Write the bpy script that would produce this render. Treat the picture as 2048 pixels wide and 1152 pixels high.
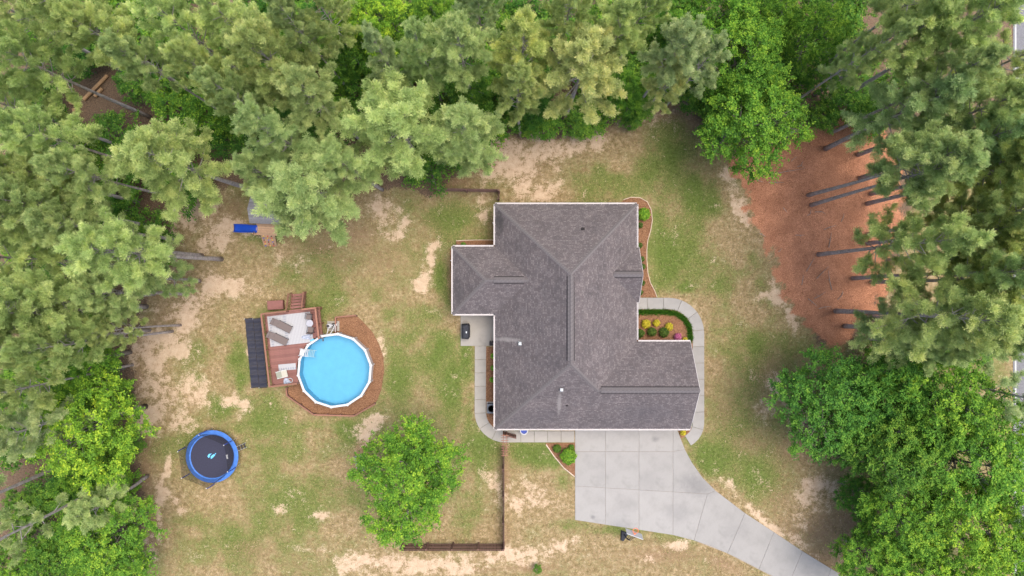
import bpy, math, random
import numpy as np
from mathutils import Vector, Matrix

for o in list(bpy.data.objects): bpy.data.objects.remove(o)
SC = bpy.context.scene
COL = SC.collection
R = math.radians

# ------------------------------------------------------------------ camera, sky, sun, exposure
CAM_H = 62.0
FPX = 2048 * 24.0 / 36.0
cam_d = bpy.data.cameras.new('camera'); cam_d.lens = 24; cam_d.sensor_width = 36
cam_d.clip_end = 6000; cam_d.clip_start = 0.5
cam = bpy.data.objects.new('camera', cam_d); COL.objects.link(cam)
cam.location = (0, 0, CAM_H); cam.rotation_euler = (0, 0, 0)
SC.camera = cam

SUN = Vector((0.26, 0.09, 0.96)).normalized()
w = bpy.data.worlds.new('World'); SC.world = w; w.use_nodes = True
wn = w.node_tree.nodes; wl = w.node_tree.links
bg = wn['Background']; sky = wn.new('ShaderNodeTexSky'); sky.sky_type = 'NISHITA'; sky.sun_disc = False
sky.sun_elevation = math.asin(SUN.z); sky.sun_rotation = math.atan2(SUN.x, SUN.y)
sky.air_density = 1.0; sky.dust_density = 4.0; sky.ozone_density = 0.6
wl.new(sky.outputs[0], bg.inputs[0]); bg.inputs[1].default_value = 0.15
sun_d = bpy.data.lights.new('sun', 'SUN'); sun_d.energy = 1.5; sun_d.angle = R(42); sun_d.color = (1, 0.93, 0.83)
sun_o = bpy.data.objects.new('sun', sun_d); COL.objects.link(sun_o)
sun_o.rotation_euler = (-SUN).to_track_quat('-Z', 'Y').to_euler(); sun_o.location = (20, 15, 80)
SC.view_settings.view_transform = 'Standard'; SC.view_settings.look = 'None'
SC.view_settings.gamma = 1; SC.view_settings.use_curve_mapping = False
SC.view_settings.exposure = 1.10
SC.cycles.max_bounces = 14; SC.cycles.diffuse_bounces = 7; SC.cycles.transmission_bounces = 12; SC.cycles.transparent_max_bounces = 12

# ------------------------------------------------------------------ helpers
def G(px, py, h=0.0):
    s = (CAM_H - h) / FPX
    return ((px - 1024) * s, (576 - py) * s)
def PX(x, y, h=0.0):
    s = FPX / (CAM_H - h)
    return (1024 + x * s, 576 - y * s)

def tag(o, label=None, cat=None, group=None, kind=None):
    if label: o['label'] = label
    if cat: o['category'] = cat
    if group: o['group'] = group
    if kind: o['kind'] = kind
    return o
def root(name, loc, rz=0.0, label=None, cat=None, group=None):
    o = bpy.data.objects.new(name, None); COL.objects.link(o)
    o.empty_display_size = 0.2
    o.location = loc if len(loc) == 3 else (loc[0], loc[1], 0); o.rotation_euler = (0, 0, rz)
    return tag(o, label, cat, group)
def link(name, me, mat=None, parent=None, loc=(0, 0, 0), rot=(0, 0, 0)):
    if mat is not None and not me.materials: me.materials.append(mat)
    o = bpy.data.objects.new(name, me); COL.objects.link(o)
    o.parent = parent; o.location = loc; o.rotation_euler = rot
    return o

class MB:
    def __init__(s): s.v = []; s.f = []; s.uv = None
    def add(s, vs, fs):
        b = len(s.v); s.v += [tuple(p) for p in vs]; s.f += [tuple(i + b for i in f) for f in fs]; return s
    def box(s, c, d, rz=0.0, rx=0.0, ry=0.0, bev=0.0):
        hx, hy, hz = d[0] / 2, d[1] / 2, d[2] / 2
        M = Matrix.Rotation(rz, 3, 'Z') @ Matrix.Rotation(ry, 3, 'Y') @ Matrix.Rotation(rx, 3, 'X')
        C = Vector(c)
        if bev <= 0:
            vs = [C + M @ Vector((x * hx, y * hy, z * hz)) for x in (-1, 1) for y in (-1, 1) for z in (-1, 1)]
            return s.add(vs, [(0, 1, 3, 2), (4, 6, 7, 5), (0, 4, 5, 1), (2, 3, 7, 6), (0, 2, 6, 4), (1, 5, 7, 3)])
        e = bev
        def ring(ix, iy, z):
            return [C + M @ Vector(p) for p in ((-hx + ix, -hy + iy, z), (hx - ix, -hy + iy, z), (hx - ix, hy - iy, z), (-hx + ix, hy - iy, z))]
        vs = ring(0, 0, -hz) + ring(0, 0, hz - e) + ring(e, e, hz)
        fs = [(3, 2, 1, 0), (8, 9, 10, 11)]
        for a in (0, 4):
            for i in range(4): fs.append((a + i, a + (i + 1) % 4, a + 4 + (i + 1) % 4, a + 4 + i))
        return s.add(vs, fs)
    def bar(s, a, b, w, h=None):
        a = Vector(a); b = Vector(b); d = (b - a); L = d.length; d.normalize(); h = h or w
        side = d.cross(Vector((0, 0, 1)))
        if side.length < 1e-3: side = Vector((1, 0, 0))
        side.normalize(); up = side.cross(d)
        vs = [p + side * sx * w / 2 + up * sz * h / 2 for p in (a, b) for sx, sz in ((-1, -1), (1, -1), (1, 1), (-1, 1))]
        return s.add(vs, [(3, 2, 1, 0), (4, 5, 6, 7), (0, 1, 5, 4), (1, 2, 6, 5), (2, 3, 7, 6), (3, 0, 4, 7)])
    def tube(s, pts, r, n=8, cap=True):
        pts = [Vector(p) for p in pts]; m = len(pts)
        rr = r if isinstance(r, (list, tuple)) else [r] * m
        vs = []
        for i, p in enumerate(pts):
            t = (pts[min(i + 1, m - 1)] - pts[max(i - 1, 0)]).normalized()
            a = t.cross(Vector((0, 0, 1)))
            if a.length < 0.05: a = t.cross(Vector((1, 0, 0)))
            a.normalize(); b = t.cross(a)
            for k in range(n):
                q = 2 * math.pi * k / n
                vs.append(p + (a * math.cos(q) + b * math.sin(q)) * rr[i])
        fs = []
        for i in range(m - 1):
            for k in range(n):
                k2 = (k + 1) % n
                fs.append((i * n + k, i * n + k2, (i + 1) * n + k2, (i + 1) * n + k))
        if cap: fs += [tuple(range(n - 1, -1, -1)), tuple((m - 1) * n + k for k in range(n))]
        return s.add(vs, fs)
    def prism(s, poly, z0, z1, inset=0.0):
        n = len(poly)
        vs = [(x, y, z0) for x, y in poly] + [(x, y, z1) for x, y in poly]
        area = sum(poly[i][0] * poly[(i + 1) % n][1] - poly[(i + 1) % n][0] * poly[i][1] for i in range(n))
        fs = [tuple(range(n - 1, -1, -1)), tuple(range(n, 2 * n))]
        fs += [(i, (i + 1) % n, n + (i + 1) % n, n + i) for i in range(n)]
        if area < 0: fs = [tuple(reversed(f)) for f in fs]
        return s.add(vs, fs)
    def disc(s, c, r, z, n=24, r2=None):
        return s.add([(c[0] + r * math.cos(2 * math.pi * k / n), c[1] + (r2 or r) * math.sin(2 * math.pi * k / n), z) for k in range(n)], [tuple(range(n))])
    def lathe(s, c, prof, n=16):
        vs = [(c[0] + r * math.cos(2 * math.pi * k / n), c[1] + r * math.sin(2 * math.pi * k / n), c[2] + z) for r, z in prof for k in range(n)]
        m = len(prof)
        fs = [(i * n + k, i * n + (k + 1) % n, (i + 1) * n + (k + 1) % n, (i + 1) * n + k) for i in range(m - 1) for k in range(n)]
        fs += [tuple(range(n - 1, -1, -1)), tuple((m - 1) * n + k for k in range(n))]
        return s.add(vs, fs)
    def mesh(s, name, mat=None, smooth=False):
        me = bpy.data.meshes.new(name); me.from_pydata(s.v, [], s.f); me.update()
        if smooth: me.polygons.foreach_set('use_smooth', [True] * len(me.polygons))
        if mat: me.materials.append(mat)
        return me
    def build(s, name, mat, parent=None, loc=(0, 0, 0), rot=(0, 0, 0), smooth=False):
        return link(name, s.mesh(name, mat, smooth), None, parent, loc, rot)

# value noise in numpy
def vnoise(x, y, seed=0):
    xi = np.floor(x).astype(np.int64); yi = np.floor(y).astype(np.int64)
    fx = x - xi; fy = y - yi
    fx = fx * fx * (3 - 2 * fx); fy = fy * fy * (3 - 2 * fy)
    def hsh(a, b):
        n = (a * 374761393 + b * 668265263 + seed * 982451653) & 0xffffffff
        n = ((n ^ (n >> 13)) * 1274126177) & 0xffffffff
        return ((n ^ (n >> 16)) & 0xffff) / 65535.0
    return (hsh(xi, yi) * (1 - fx) + hsh(xi + 1, yi) * fx) * (1 - fy) + (hsh(xi, yi + 1) * (1 - fx) + hsh(xi + 1, yi + 1) * fx) * fy
def fbm(x, y, seed=0, oct=4):
    s = 0; a = 0.5; t = 0
    for k in range(oct):
        s = s + a * vnoise(x * 2 ** k + 17.3 * k, y * 2 ** k - 9.1 * k, seed + k); t += a; a *= 0.55
    return s / t
def sstep(e0, e1, x):
    t = np.clip((x - e0) / (e1 - e0), 0, 1); return t * t * (3 - 2 * t)

# ------------------------------------------------------------------ materials
def nt(name):
    m = bpy.data.materials.new(name); m.use_nodes = True
    return m, m.node_tree.nodes, m.node_tree.links, m.node_tree.nodes['Principled BSDF']
def noise_node(N, L, scale, detail=4, rough=0.6, coord='Object', vec=None):
    n = N.new('ShaderNodeTexNoise'); n.inputs['Scale'].default_value = scale; n.inputs['Detail'].default_value = detail
    n.inputs['Roughness'].default_value = rough
    if vec is None:
        tc = N.new('ShaderNodeTexCoord'); vec = tc.outputs[coord]
    L.new(vec, n.inputs['Vector']); return n
def ramp(N, L, src, stops):
    r = N.new('ShaderNodeValToRGB'); e = r.color_ramp.elements
    while len(e) < len(stops): e.new(0.5)
    for i, (p, c) in enumerate(stops):
        e[i].position = p; e[i].color = (*c, 1) if len(c) == 3 else c
    L.new(src, r.inputs[0]); return r
def mix(N, L, fac, a, b, mode='MIX'):
    m = N.new('ShaderNodeMix'); m.data_type = 'RGBA'; m.blend_type = mode
    for s, v in ((m.inputs[0], fac), (m.inputs[6], a), (m.inputs[7], b)):
        if isinstance(v, (int, float)): s.default_value = v
        elif isinstance(v, tuple): s.default_value = (*v, 1) if len(v) == 3 else v
        else: L.new(v, s)
    return m.outputs[2]
def math_n(N, L, op, a, b=None, clamp=False):
    m = N.new('ShaderNodeMath'); m.operation = op; m.use_clamp = clamp
    for i, v in enumerate((a, b)):
        if v is None: continue
        if isinstance(v, (int, float)): m.inputs[i].default_value = v
        else: L.new(v, m.inputs[i])
    return m.outputs[0]
def simple(name, c, rough=0.7, var=0.18, scale=6.0, metal=0.0, bump=0.0, bscale=40, spec=0.3, coord='Object', c2=None):
    m, N, L, P = nt(name)
    n = noise_node(N, L, scale, 5, 0.65, coord)
    lo = tuple(max(0, x * (1 - var)) for x in c); hi = c2 or tuple(min(1, x * (1 + var)) for x in c)
    r = ramp(N, L, n.outputs[0], [(0.3, lo), (0.7, hi)])
    L.new(r.outputs[0], P.inputs['Base Color'])
    P.inputs['Roughness'].default_value = rough; P.inputs['Metallic'].default_value = metal
    P.inputs['Specular IOR Level'].default_value = spec
    if bump:
        b = N.new('ShaderNodeBump'); b.inputs['Strength'].default_value = bump; b.inputs['Distance'].default_value = 0.02
        n2 = noise_node(N, L, bscale, 3, 0.6, coord); L.new(n2.outputs[0], b.inputs['Height']); L.new(b.outputs[0], P.inputs['Normal'])
    return m
def wood(name, c, rnd=0.25, scale=(1.5, 18, 18)):
    m, N, L, P = nt(name)
    tc = N.new('ShaderNodeTexCoord'); mp = N.new('ShaderNodeMapping'); mp.inputs['Scale'].default_value = scale
    L.new(tc.outputs['Object'], mp.inputs[0])
    n = noise_node(N, L, 2.0, 5, 0.7, vec=mp.outputs[0])
    r = ramp(N, L, n.outputs[0], [(0.25, tuple(x * 0.7 for x in c)), (0.75, tuple(min(1, x * 1.25) for x in c))])
    oi = N.new('ShaderNodeObjectInfo')
    v = math_n(N, L, 'MULTIPLY_ADD', oi.outputs['Random'], rnd * 2); 
    v.node.inputs[2].default_value = 1 - rnd
    cc = N.new('ShaderNodeCombineColor')
    for i in range(3): L.new(v, cc.inputs[i])
    L.new(mix(N, L, 1.0, r.outputs[0], cc.outputs[0], 'MULTIPLY'), P.inputs['Base Color'])
    P.inputs['Roughness'].default_value = 0.75; P.inputs['Specular IOR Level'].default_value = 0.25
    return m

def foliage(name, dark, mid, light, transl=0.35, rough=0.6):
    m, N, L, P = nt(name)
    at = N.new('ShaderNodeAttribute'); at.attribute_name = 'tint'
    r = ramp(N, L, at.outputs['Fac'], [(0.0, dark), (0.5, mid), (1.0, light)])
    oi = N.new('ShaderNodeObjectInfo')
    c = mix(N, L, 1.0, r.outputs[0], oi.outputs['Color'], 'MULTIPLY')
    L.new(c, P.inputs['Base Color']); P.inputs['Roughness'].default_value = rough
    P.inputs['Specular IOR Level'].default_value = 0.2
    tr = N.new('ShaderNodeBsdfTranslucent'); L.new(c, tr.inputs[0])
    ms = N.new('ShaderNodeMixShader'); ms.inputs[0].default_value = transl
    L.new(P.outputs[0], ms.inputs[1]); L.new(tr.outputs[0], ms.inputs[2])
    L.new(ms.outputs[0], N['Material Output'].inputs[0])
    return m

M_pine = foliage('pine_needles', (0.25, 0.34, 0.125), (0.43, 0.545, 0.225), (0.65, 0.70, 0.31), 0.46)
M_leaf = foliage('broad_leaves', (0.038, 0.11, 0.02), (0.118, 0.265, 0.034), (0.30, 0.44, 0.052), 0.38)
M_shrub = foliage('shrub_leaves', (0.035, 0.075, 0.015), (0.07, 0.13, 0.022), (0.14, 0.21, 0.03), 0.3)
M_flower_y = foliage('yellow_leaves', (0.20, 0.22, 0.02), (0.50, 0.42, 0.03), (0.70, 0.58, 0.06), 0.2)
M_flower_p = foliage('pink_blooms', (0.12, 0.10, 0.03), (0.50, 0.10, 0.28), (0.70, 0.25, 0.45), 0.2)
M_bark = simple('pine_bark', (0.34, 0.30, 0.285), 0.9, 0.4, 3.0, bump=0.6, bscale=12, spec=0.1)
M_bark2 = simple('grey_bark', (0.20, 0.18, 0.155), 0.9, 0.4, 4.0, bump=0.4, bscale=14, spec=0.1)
M_twig = simple('dead_wood', (0.30, 0.25, 0.21), 0.9, 0.3, 5.0, spec=0.1)
M_log = wood('cut_log_wood', (0.42, 0.26, 0.14), 0.2, (3, 10, 10))

def spot(N, L, x, y, rx, ry, soft=0.5):
    g = N.new('ShaderNodeNewGeometry'); sp = N.new('ShaderNodeSeparateXYZ'); L.new(g.outputs['Position'], sp.inputs[0])
    a = math_n(N, L, 'DIVIDE', math_n(N, L, 'SUBTRACT', sp.outputs[0], x), rx); b = math_n(N, L, 'DIVIDE', math_n(N, L, 'SUBTRACT', sp.outputs[1], y), ry)
    d = math_n(N, L, 'SQRT', math_n(N, L, 'ADD', math_n(N, L, 'MULTIPLY', a, a), math_n(N, L, 'MULTIPLY', b, b)))
    n = noise_node(N, L, 2.5, 5, .7, vec=g.outputs['Position'])
    d = math_n(N, L, 'ADD', d, math_n(N, L, 'MULTIPLY', math_n(N, L, 'SUBTRACT', n.outputs[0], .5), 1.8))
    mr = N.new('ShaderNodeMapRange'); mr.interpolation_type = 'SMOOTHSTEP'; mr.inputs[1].default_value = 1 + soft; mr.inputs[2].default_value = 1 - soft; L.new(d, mr.inputs[0]); return mr.outputs[0]
def concrete(name, c):
    m, N, L, P = nt(name)
    tc = N.new('ShaderNodeTexCoord')
    oi = N.new('ShaderNodeObjectInfo')
    n1 = noise_node(N, L, 0.45, 5, 0.65, vec=tc.outputs['Object']); n2 = noise_node(N, L, 22, 4, 0.7, vec=tc.outputs['Object'])
    n3 = noise_node(N, L, 0.22, 4, 0.75, vec=tc.outputs['Object'])
    r = ramp(N, L, n1.outputs[0], [(0.28, tuple(x * 0.84 for x in c)), (0.5, c), (0.72, tuple(min(1, x * 1.06) for x in c))])
    a = mix(N, L, 0.3, r.outputs[0], ramp(N, L, n2.outputs[0], [(0.3, (0.6, 0.6, 0.6)), (0.7, (1, 1, 1))]).outputs[0], 'MULTIPLY')
    st = ramp(N, L, n3.outputs[0], [(0.58, (0, 0, 0)), (0.72, (1, 1, 1))])
    a = mix(N, L, math_n(N, L, 'MULTIPLY', st.outputs[0], 0.75), a, tuple(x * 0.66 for x in c))
    if name.startswith('drive'):
        for px_, py_, rr_, k_ in ((1398, 972, 26, .42), (1375, 960, 16, .25), (1310, 878, 6, .6), (1186, 1034, 4, .6), (1300, 960, 22, .18), (1355, 1025, 22, .28), (1250, 1010, 20, .15), (1470, 1060, 24, .2), (1205, 955, 14, .14)):
            wx, wy = G(px_, py_); a = mix(N, L, math_n(N, L, 'MULTIPLY', spot(N, L, wx, wy, rr_ * .045, rr_ * .035, .8), k_), a, (0.13, 0.128, 0.13))
    v = math_n(N, L, 'MULTIPLY_ADD', oi.outputs['Random'], 0.09); v.node.inputs[2].default_value = 0.945
    cc = N.new('ShaderNodeCombineColor')
    for i in range(3): L.new(v, cc.inputs[i])
    L.new(mix(N, L, 1.0, a, cc.outputs[0], 'MULTIPLY'), P.inputs['Base Color'])
    P.inputs['Roughness'].default_value = 0.85; P.inputs['Specular IOR Level'].default_value = 0.25
    b = N.new('ShaderNodeBump'); b.inputs['Strength'].default_value = 0.15; b.inputs['Distance'].default_value = 0.01
    L.new(n2.outputs[0], b.inputs['Height']); L.new(b.outputs[0], P.inputs['Normal'])
    return m
M_conc = concrete('driveway_concrete', (0.285, 0.276, 0.263))
M_conc2 = concrete('walk_concrete', (0.305, 0.288, 0.262))
M_joint = simple('joint_filler', (0.26, 0.23, 0.20), 0.95, 0.2, 8)

def shingle_mat():
    m, N, L, P = nt('roof_shingles')
    uv = N.new('ShaderNodeUVMap'); uv.uv_map = 'UVMap'
    br = N.new('ShaderNodeTexBrick'); L.new(uv.outputs[0], br.inputs['Vector'])
    br.inputs['Scale'].default_value = 1.0; br.inputs['Brick Width'].default_value = 0.24; br.inputs['Row Height'].default_value = 0.145
    br.inputs['Mortar Size'].default_value = 0.012; br.inputs['Mortar Smooth'].default_value = 0.3; br.inputs['Bias'].default_value = -0.25
    br.offset = 0.37; br.offset_frequency = 2; br.squash = 0.8; br.squash_frequency = 3
    br.inputs['Color1'].default_value = (0.128, 0.115, 0.118, 1); br.inputs['Color2'].default_value = (0.225, 0.203, 0.206, 1)
    br.inputs['Mortar'].default_value = (0.075, 0.066, 0.068, 1)
    n1 = noise_node(N, L, 0.55, 5, 0.6, vec=uv.outputs[0])
    n2 = noise_node(N, L, 30, 3, 0.7, vec=uv.outputs[0])
    a = mix(N, L, 0.9, br.outputs[0], ramp(N, L, n1.outputs[0], [(0.3, (0.78, 0.77, 0.79)), (0.7, (1.1, 1.06, 1.06))]).outputs[0], 'MULTIPLY')
    a = mix(N, L, 0.5, a, ramp(N, L, n2.outputs[0], [(0.3, (0.6, 0.6, 0.6)), (0.7, (1.25, 1.22, 1.2))]).outputs[0], 'MULTIPLY')
    # wear: algae streaks near the eaves, lighter wash below metal vents
    n4 = noise_node(N, L, 1.4, 5, 0.7, vec=uv.outputs[0])
    wv = math_n(N, L, 'MULTIPLY', ramp(N, L, n4.outputs[0], [(0.42, (0, 0, 0)), (0.62, (1, 1, 1))]).outputs[0], 0.22)
    a = mix(N, L, wv, a, (0.105, 0.10, 0.108))
    for wx, wy, rx_, ry_, k_, cc_ in ((-1.1, 5.6, .35, 1.0, .75, (.05, .048, .05)), (-.35, -4.4, 1.1, .16, .45, (.34, .32, .31)), (3.95, -9.6, .14, 1.0, .4, (.34, .32, .31)), (-4.6, -.4, .4, .9, .35, (.07, .066, .07)), (11.5, -10.6, 2.2, .9, .3, (.085, .08, .09)), (1.5, -10.9, 2.4, .7, .3, (.085, .08, .09))):
        a = mix(N, L, math_n(N, L, 'MULTIPLY', spot(N, L, wx, wy, rx_, ry_, .7), k_), a, cc_)
    L.new(a, P.inputs['Base Color']); P.inputs['Roughness'].default_value = 0.95; P.inputs['Specular IOR Level'].default_value = 0.1
    b = N.new('ShaderNodeBump'); b.inputs['Strength'].default_value = 0.7; b.inputs['Distance'].default_value = 0.012
    hh = math_n(N, L, 'SUBTRACT', 1.0, br.outputs['Fac']); L.new(hh, b.inputs['Height']); L.new(b.outputs[0], P.inputs['Normal'])
    return m
M_shingle = shingle_mat()
M_cap = simple('ridge_shingles', (0.132, 0.120, 0.123), 0.95, 0.28, 3.5, bump=0.3, bscale=60, spec=0.1)
M_vent = simple('dark_vent_plastic', (0.035, 0.03, 0.032), 0.7, 0.2, 5)
M_white = simple('white_aluminium', (0.50, 0.475, 0.475), 0.5, 0.06, 3)
M_gutter_in = simple('gutter_trough', (0.30, 0.28, 0.28), 0.7, 0.3, 5)
M_galv = simple('galvanised_steel', (0.40, 0.43, 0.45), 0.4, 0.08, 4, metal=0.3)
def brickwall():
    m, N, L, P = nt('red_brick')
    tc = N.new('ShaderNodeTexCoord'); br = N.new('ShaderNodeTexBrick'); mp = N.new('ShaderNodeMapping'); mp.inputs['Rotation'].default_value = (R(90), 0, 0)
    L.new(tc.outputs['Object'], mp.inputs[0]); L.new(mp.outputs[0], br.inputs['Vector'])
    br.inputs['Scale'].default_value = 1; br.inputs['Brick Width'].default_value = 0.21; br.inputs['Row Height'].default_value = 0.075; br.inputs['Mortar Size'].default_value = 0.01
    br.inputs['Color1'].default_value = (0.28, 0.12, 0.09, 1); br.inputs['Color2'].default_value = (0.36, 0.18, 0.13, 1); br.inputs['Mortar'].default_value = (0.4, 0.37, 0.34, 1)
    L.new(br.outputs[0], P.inputs['Base Color']); P.inputs['Roughness'].default_value = 0.9
    return m
M_brick = brickwall()
M_glass = simple('window_glass', (0.05, 0.06, 0.07), 0.08, 0.1, 1, spec=0.6)
M_garage = simple('garage_door_paint', (0.7, 0.68, 0.64), 0.5, 0.05, 2)
M_deck = wood('deck_boards_stain', (0.205, 0.095, 0.082), 0.16)
M_rail = wood('deck_rail_stain', (0.235, 0.115, 0.080), 0.15)
M_fence = wood('fence_stain', (0.165, 0.095, 0.078), 0.3, (12, 12, 1.5))
M_black = simple('black_fabric', (0.022, 0.024, 0.032), 0.75, 0.3, 6)
M_navy = simple('jumping_mat', (0.030, 0.031, 0.055), 0.8, 0.15, 8)
M_blue = simple('blue_vinyl', (0.05, 0.17, 0.62), 0.4, 0.15, 3)
M_bluefade = simple('faded_blue_vinyl', (0.055, 0.16, 0.48), 0.4, 0.15, 3)
M_dkblue = simple('dark_blue_sleeve', (0.03, 0.06, 0.30), 0.5, 0.15, 4)
M_ltblue = simple('light_blue_print', (0.12, 0.45, 0.75), 0.6, 0.05, 4)
M_slide = simple('blue_slide_plastic', (0.012, 0.07, 0.46), 0.28, 0.12, 2, spec=0.5)
M_plwhite = simple('white_plastic', (0.46, 0.465, 0.475), 0.4, 0.05, 3)
M_wicker = simple('brown_grey_sling', (0.135, 0.108, 0.102), 0.85, 0.15, 30)
M_cream = simple('cream_canvas', (0.38, 0.365, 0.31), 0.85, 0.1, 12)
M_olive = simple('olive_canvas', (0.22, 0.23, 0.19), 0.85, 0.1, 12)
M_orange = simple('orange_rim', (0.8, 0.16, 0.05), 0.4, 0.05, 3)
M_greybd = simple('grey_backboard', (0.42, 0.43, 0.45), 0.4, 0.08, 3)
M_pine_wood = wood('cedar_timber', (0.42, 0.27, 0.17), 0.18, (3, 12, 12))
M_greywood = wood('weathered_planks', (0.25, 0.24, 0.25), 0.2, (2, 14, 14))
M_stone = simple('brown_fieldstone', (0.30, 0.21, 0.16), 0.9, 0.35, 3, bump=0.4, bscale=10)
M_edging = simple('pale_edging', (0.50, 0.40, 0.32), 0.9, 0.2, 4)
M_red = simple('red_paint', (0.55, 0.06, 0.04), 0.5, 0.1, 4)
M_yel = simple('yellow_plastic', (0.75, 0.5, 0.06), 0.4, 0.1, 4)
M_boxbrown = simple('brown_resin', (0.20, 0.085, 0.075), 0.6, 0.12, 4)
M_asphalt = simple('asphalt', (0.16, 0.16, 0.17), 0.95, 0.2, 6, bump=0.3, bscale=60)
M_paint = simple('road_paint', (0.42, 0.42, 0.41), 0.8, 0.15, 5)

# ------------------------------------------------------------------ ground with cover masks
LAWN = [(290, 1400), (288, 1100), (280, 1000), (268, 860), (262, 740), (285, 650), (300, 560), (330, 480), (370, 400), (470, 372), (640, 350),
        (860, 385), (955, 340), (1000, 262), (1090, 268), (1180, 268), (1240, 232), (1310, 205), (1370, 205), (1420, 250), (1480, 320), (1600, 520), (1640, 680),
        (1760, 690), (1800, 450), (1860, 300), (2300, 200), (2400, 1400), (1760, 1400), (1745, 1152), (1750, 1020), (1700, 960), (1720, 1152), (1690, 1400)]
STRAW = [(1462, 325), (1520, 300), (1585, 262), (1700, 240), (1790, 285), (1815, 400), (1790, 500), (1765, 600), (1725, 655), (1668, 690), (1618, 668), (1585, 610), (1560, 560), (1535, 500), (1510, 450), (1490, 390)]
def poly_sd(px, py, poly):
    n = len(poly); d = np.full(px.shape, 1e9); ins = np.zeros(px.shape, bool)
    for i in range(n):
        ax, ay = poly[i]; bx, by = poly[(i + 1) % n]
        ex, ey = bx - ax, by - ay
        t = np.clip(((px - ax) * ex + (py - ay) * ey) / (ex * ex + ey * ey), 0, 1)
        d = np.minimum(d, np.hypot(px - ax - t * ex, py - ay - t * ey))
        c = ((ay > py) != (by > py)) & (px < ex * (py - ay) / (ey if ey else 1e-9) + ax)
        ins ^= c
    return np.where(ins, d, -d)
def blobs(px, py, lst, grow=1.0):
    m = np.zeros(px.shape)
    for b in lst:
        cx, cy, rx, ry = b[:4]; rx *= grow; ry *= grow; a = R(b[4]) if len(b) > 4 else 0; wgt = b[5] if len(b) > 5 else 1.0
        dx, dy = px - cx, py - cy
        u = dx * math.cos(a) + dy * math.sin(a); v = -dx * math.sin(a) + dy * math.cos(a)
        m = np.maximum(m, wgt * np.exp(-((u / rx) ** 2 + (v / ry) ** 2) * 1.1))
    return m
SAND = [(1040, 315, 55, 38), (1042, 368, 20, 34), (1090, 290, 60, 22), (1150, 290, 45, 18, -15), (1190, 280, 22, 24), (1270, 236, 34, 10, -8), (1310, 232, 18, 12), (1000, 300, 25, 40, 30), (1090, 385, 26, 18),
        (1478, 405, 15, 44, -20), (1460, 350, 16, 16), (1490, 430, 8, 20), (1552, 590, 9, 34, -22), (1585, 640, 10, 30, -22), (1530, 590, 14, 10), (1640, 985, 30, 24), (1612, 1005, 22, 20), (1660, 975, 20, 14), (1595, 1040, 18, 16), (1520, 1035, 60, 8, 42), (1600, 1085, 30, 8, 45),
        (1470, 985, 40, 7, 45), (1545, 770, 12, 18), (1530, 820, 14, 24), (1560, 790, 8, 30, -25), (1640, 590, 14, 8, 0, .8),
        (470, 570, 26, 16), (430, 570, 34, 22), (395, 600, 26, 34, 25), (365, 640, 30, 36, 30), (335, 680, 34, 34, 20), (310, 720, 32, 40), (345, 700, 40, 30), (320, 790, 40, 44), (300, 830, 34, 36), (385, 785, 30, 40), (350, 850, 40, 14), (410, 490, 18, 20), (420, 470, 30, 22, 30, .8),
        (395, 400, 38, 34, 20), (380, 430, 30, 30), (460, 455, 22, 16), (450, 480, 14, 20), (340, 460, 24, 20, 0, .8), (480, 455, 14, 12), (500, 580, 24, 10, 20, .6),
        (745, 846, 26, 10, -25), (725, 866, 14, 18), (758, 700, 9, 18), (862, 515, 6, 34), (848, 560, 8, 26), (838, 575, 10, 18), (868, 486, 8, 8), (810, 450, 14, 14, 0, .8), (775, 440, 16, 24, 20, .8), (790, 470, 18, 10), (765, 420, 14, 20), (760, 690, 8, 20),
        (850, 1128, 130, 13), (770, 1128, 70, 20), (720, 1140, 40, 14), (960, 1116, 60, 12), (1030, 1108, 50, 12), (900, 1142, 70, 8, 0, .8), (1060, 1120, 40, 14, 0, .8), (1092, 1108, 26, 14, 0, .8),
        (332, 940, 8, 28, 15), (322, 985, 8, 24), (318, 1040, 6, 40), (362, 1021, 9, 7), (350, 1005, 8, 8), (560, 1025, 9, 9), (645, 1030, 12, 6), (500, 700, 8, 10), (455, 800, 12, 12), (480, 830, 10, 12), (490, 815, 12, 10), (420, 870, 14, 8), (470, 790, 8, 20),
        (960, 400, 14, 24, 0, .8), (968, 430, 10, 18, 0, .8), (1120, 1095, 20, 10), (1150, 1080, 14, 8, 0, .7), (1350, 1090, 20, 6), (1300, 1115, 20, 8, 0, .7), (1030, 1000, 24, 18, 0, .7), (1060, 985, 30, 16, 0, .6), (980, 955, 16, 20, 0, .7), (1080, 1005, 30, 10, 0, .6),
        (680, 760, 10, 10, 0, 0), (300, 1100, 10, 40, 0, .7), (640, 1100, 40, 6, 0, .4), (700, 900, 20, 10, 0, .4), (560, 510, 10, 20, 0, .4), (600, 530, 18, 24, 0, .5), (1690, 270, 10, 8, 0, .6), (1585, 480, 10, 8, 0, .8), (1770, 620, 30, 14, -40, .8)]
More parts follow.
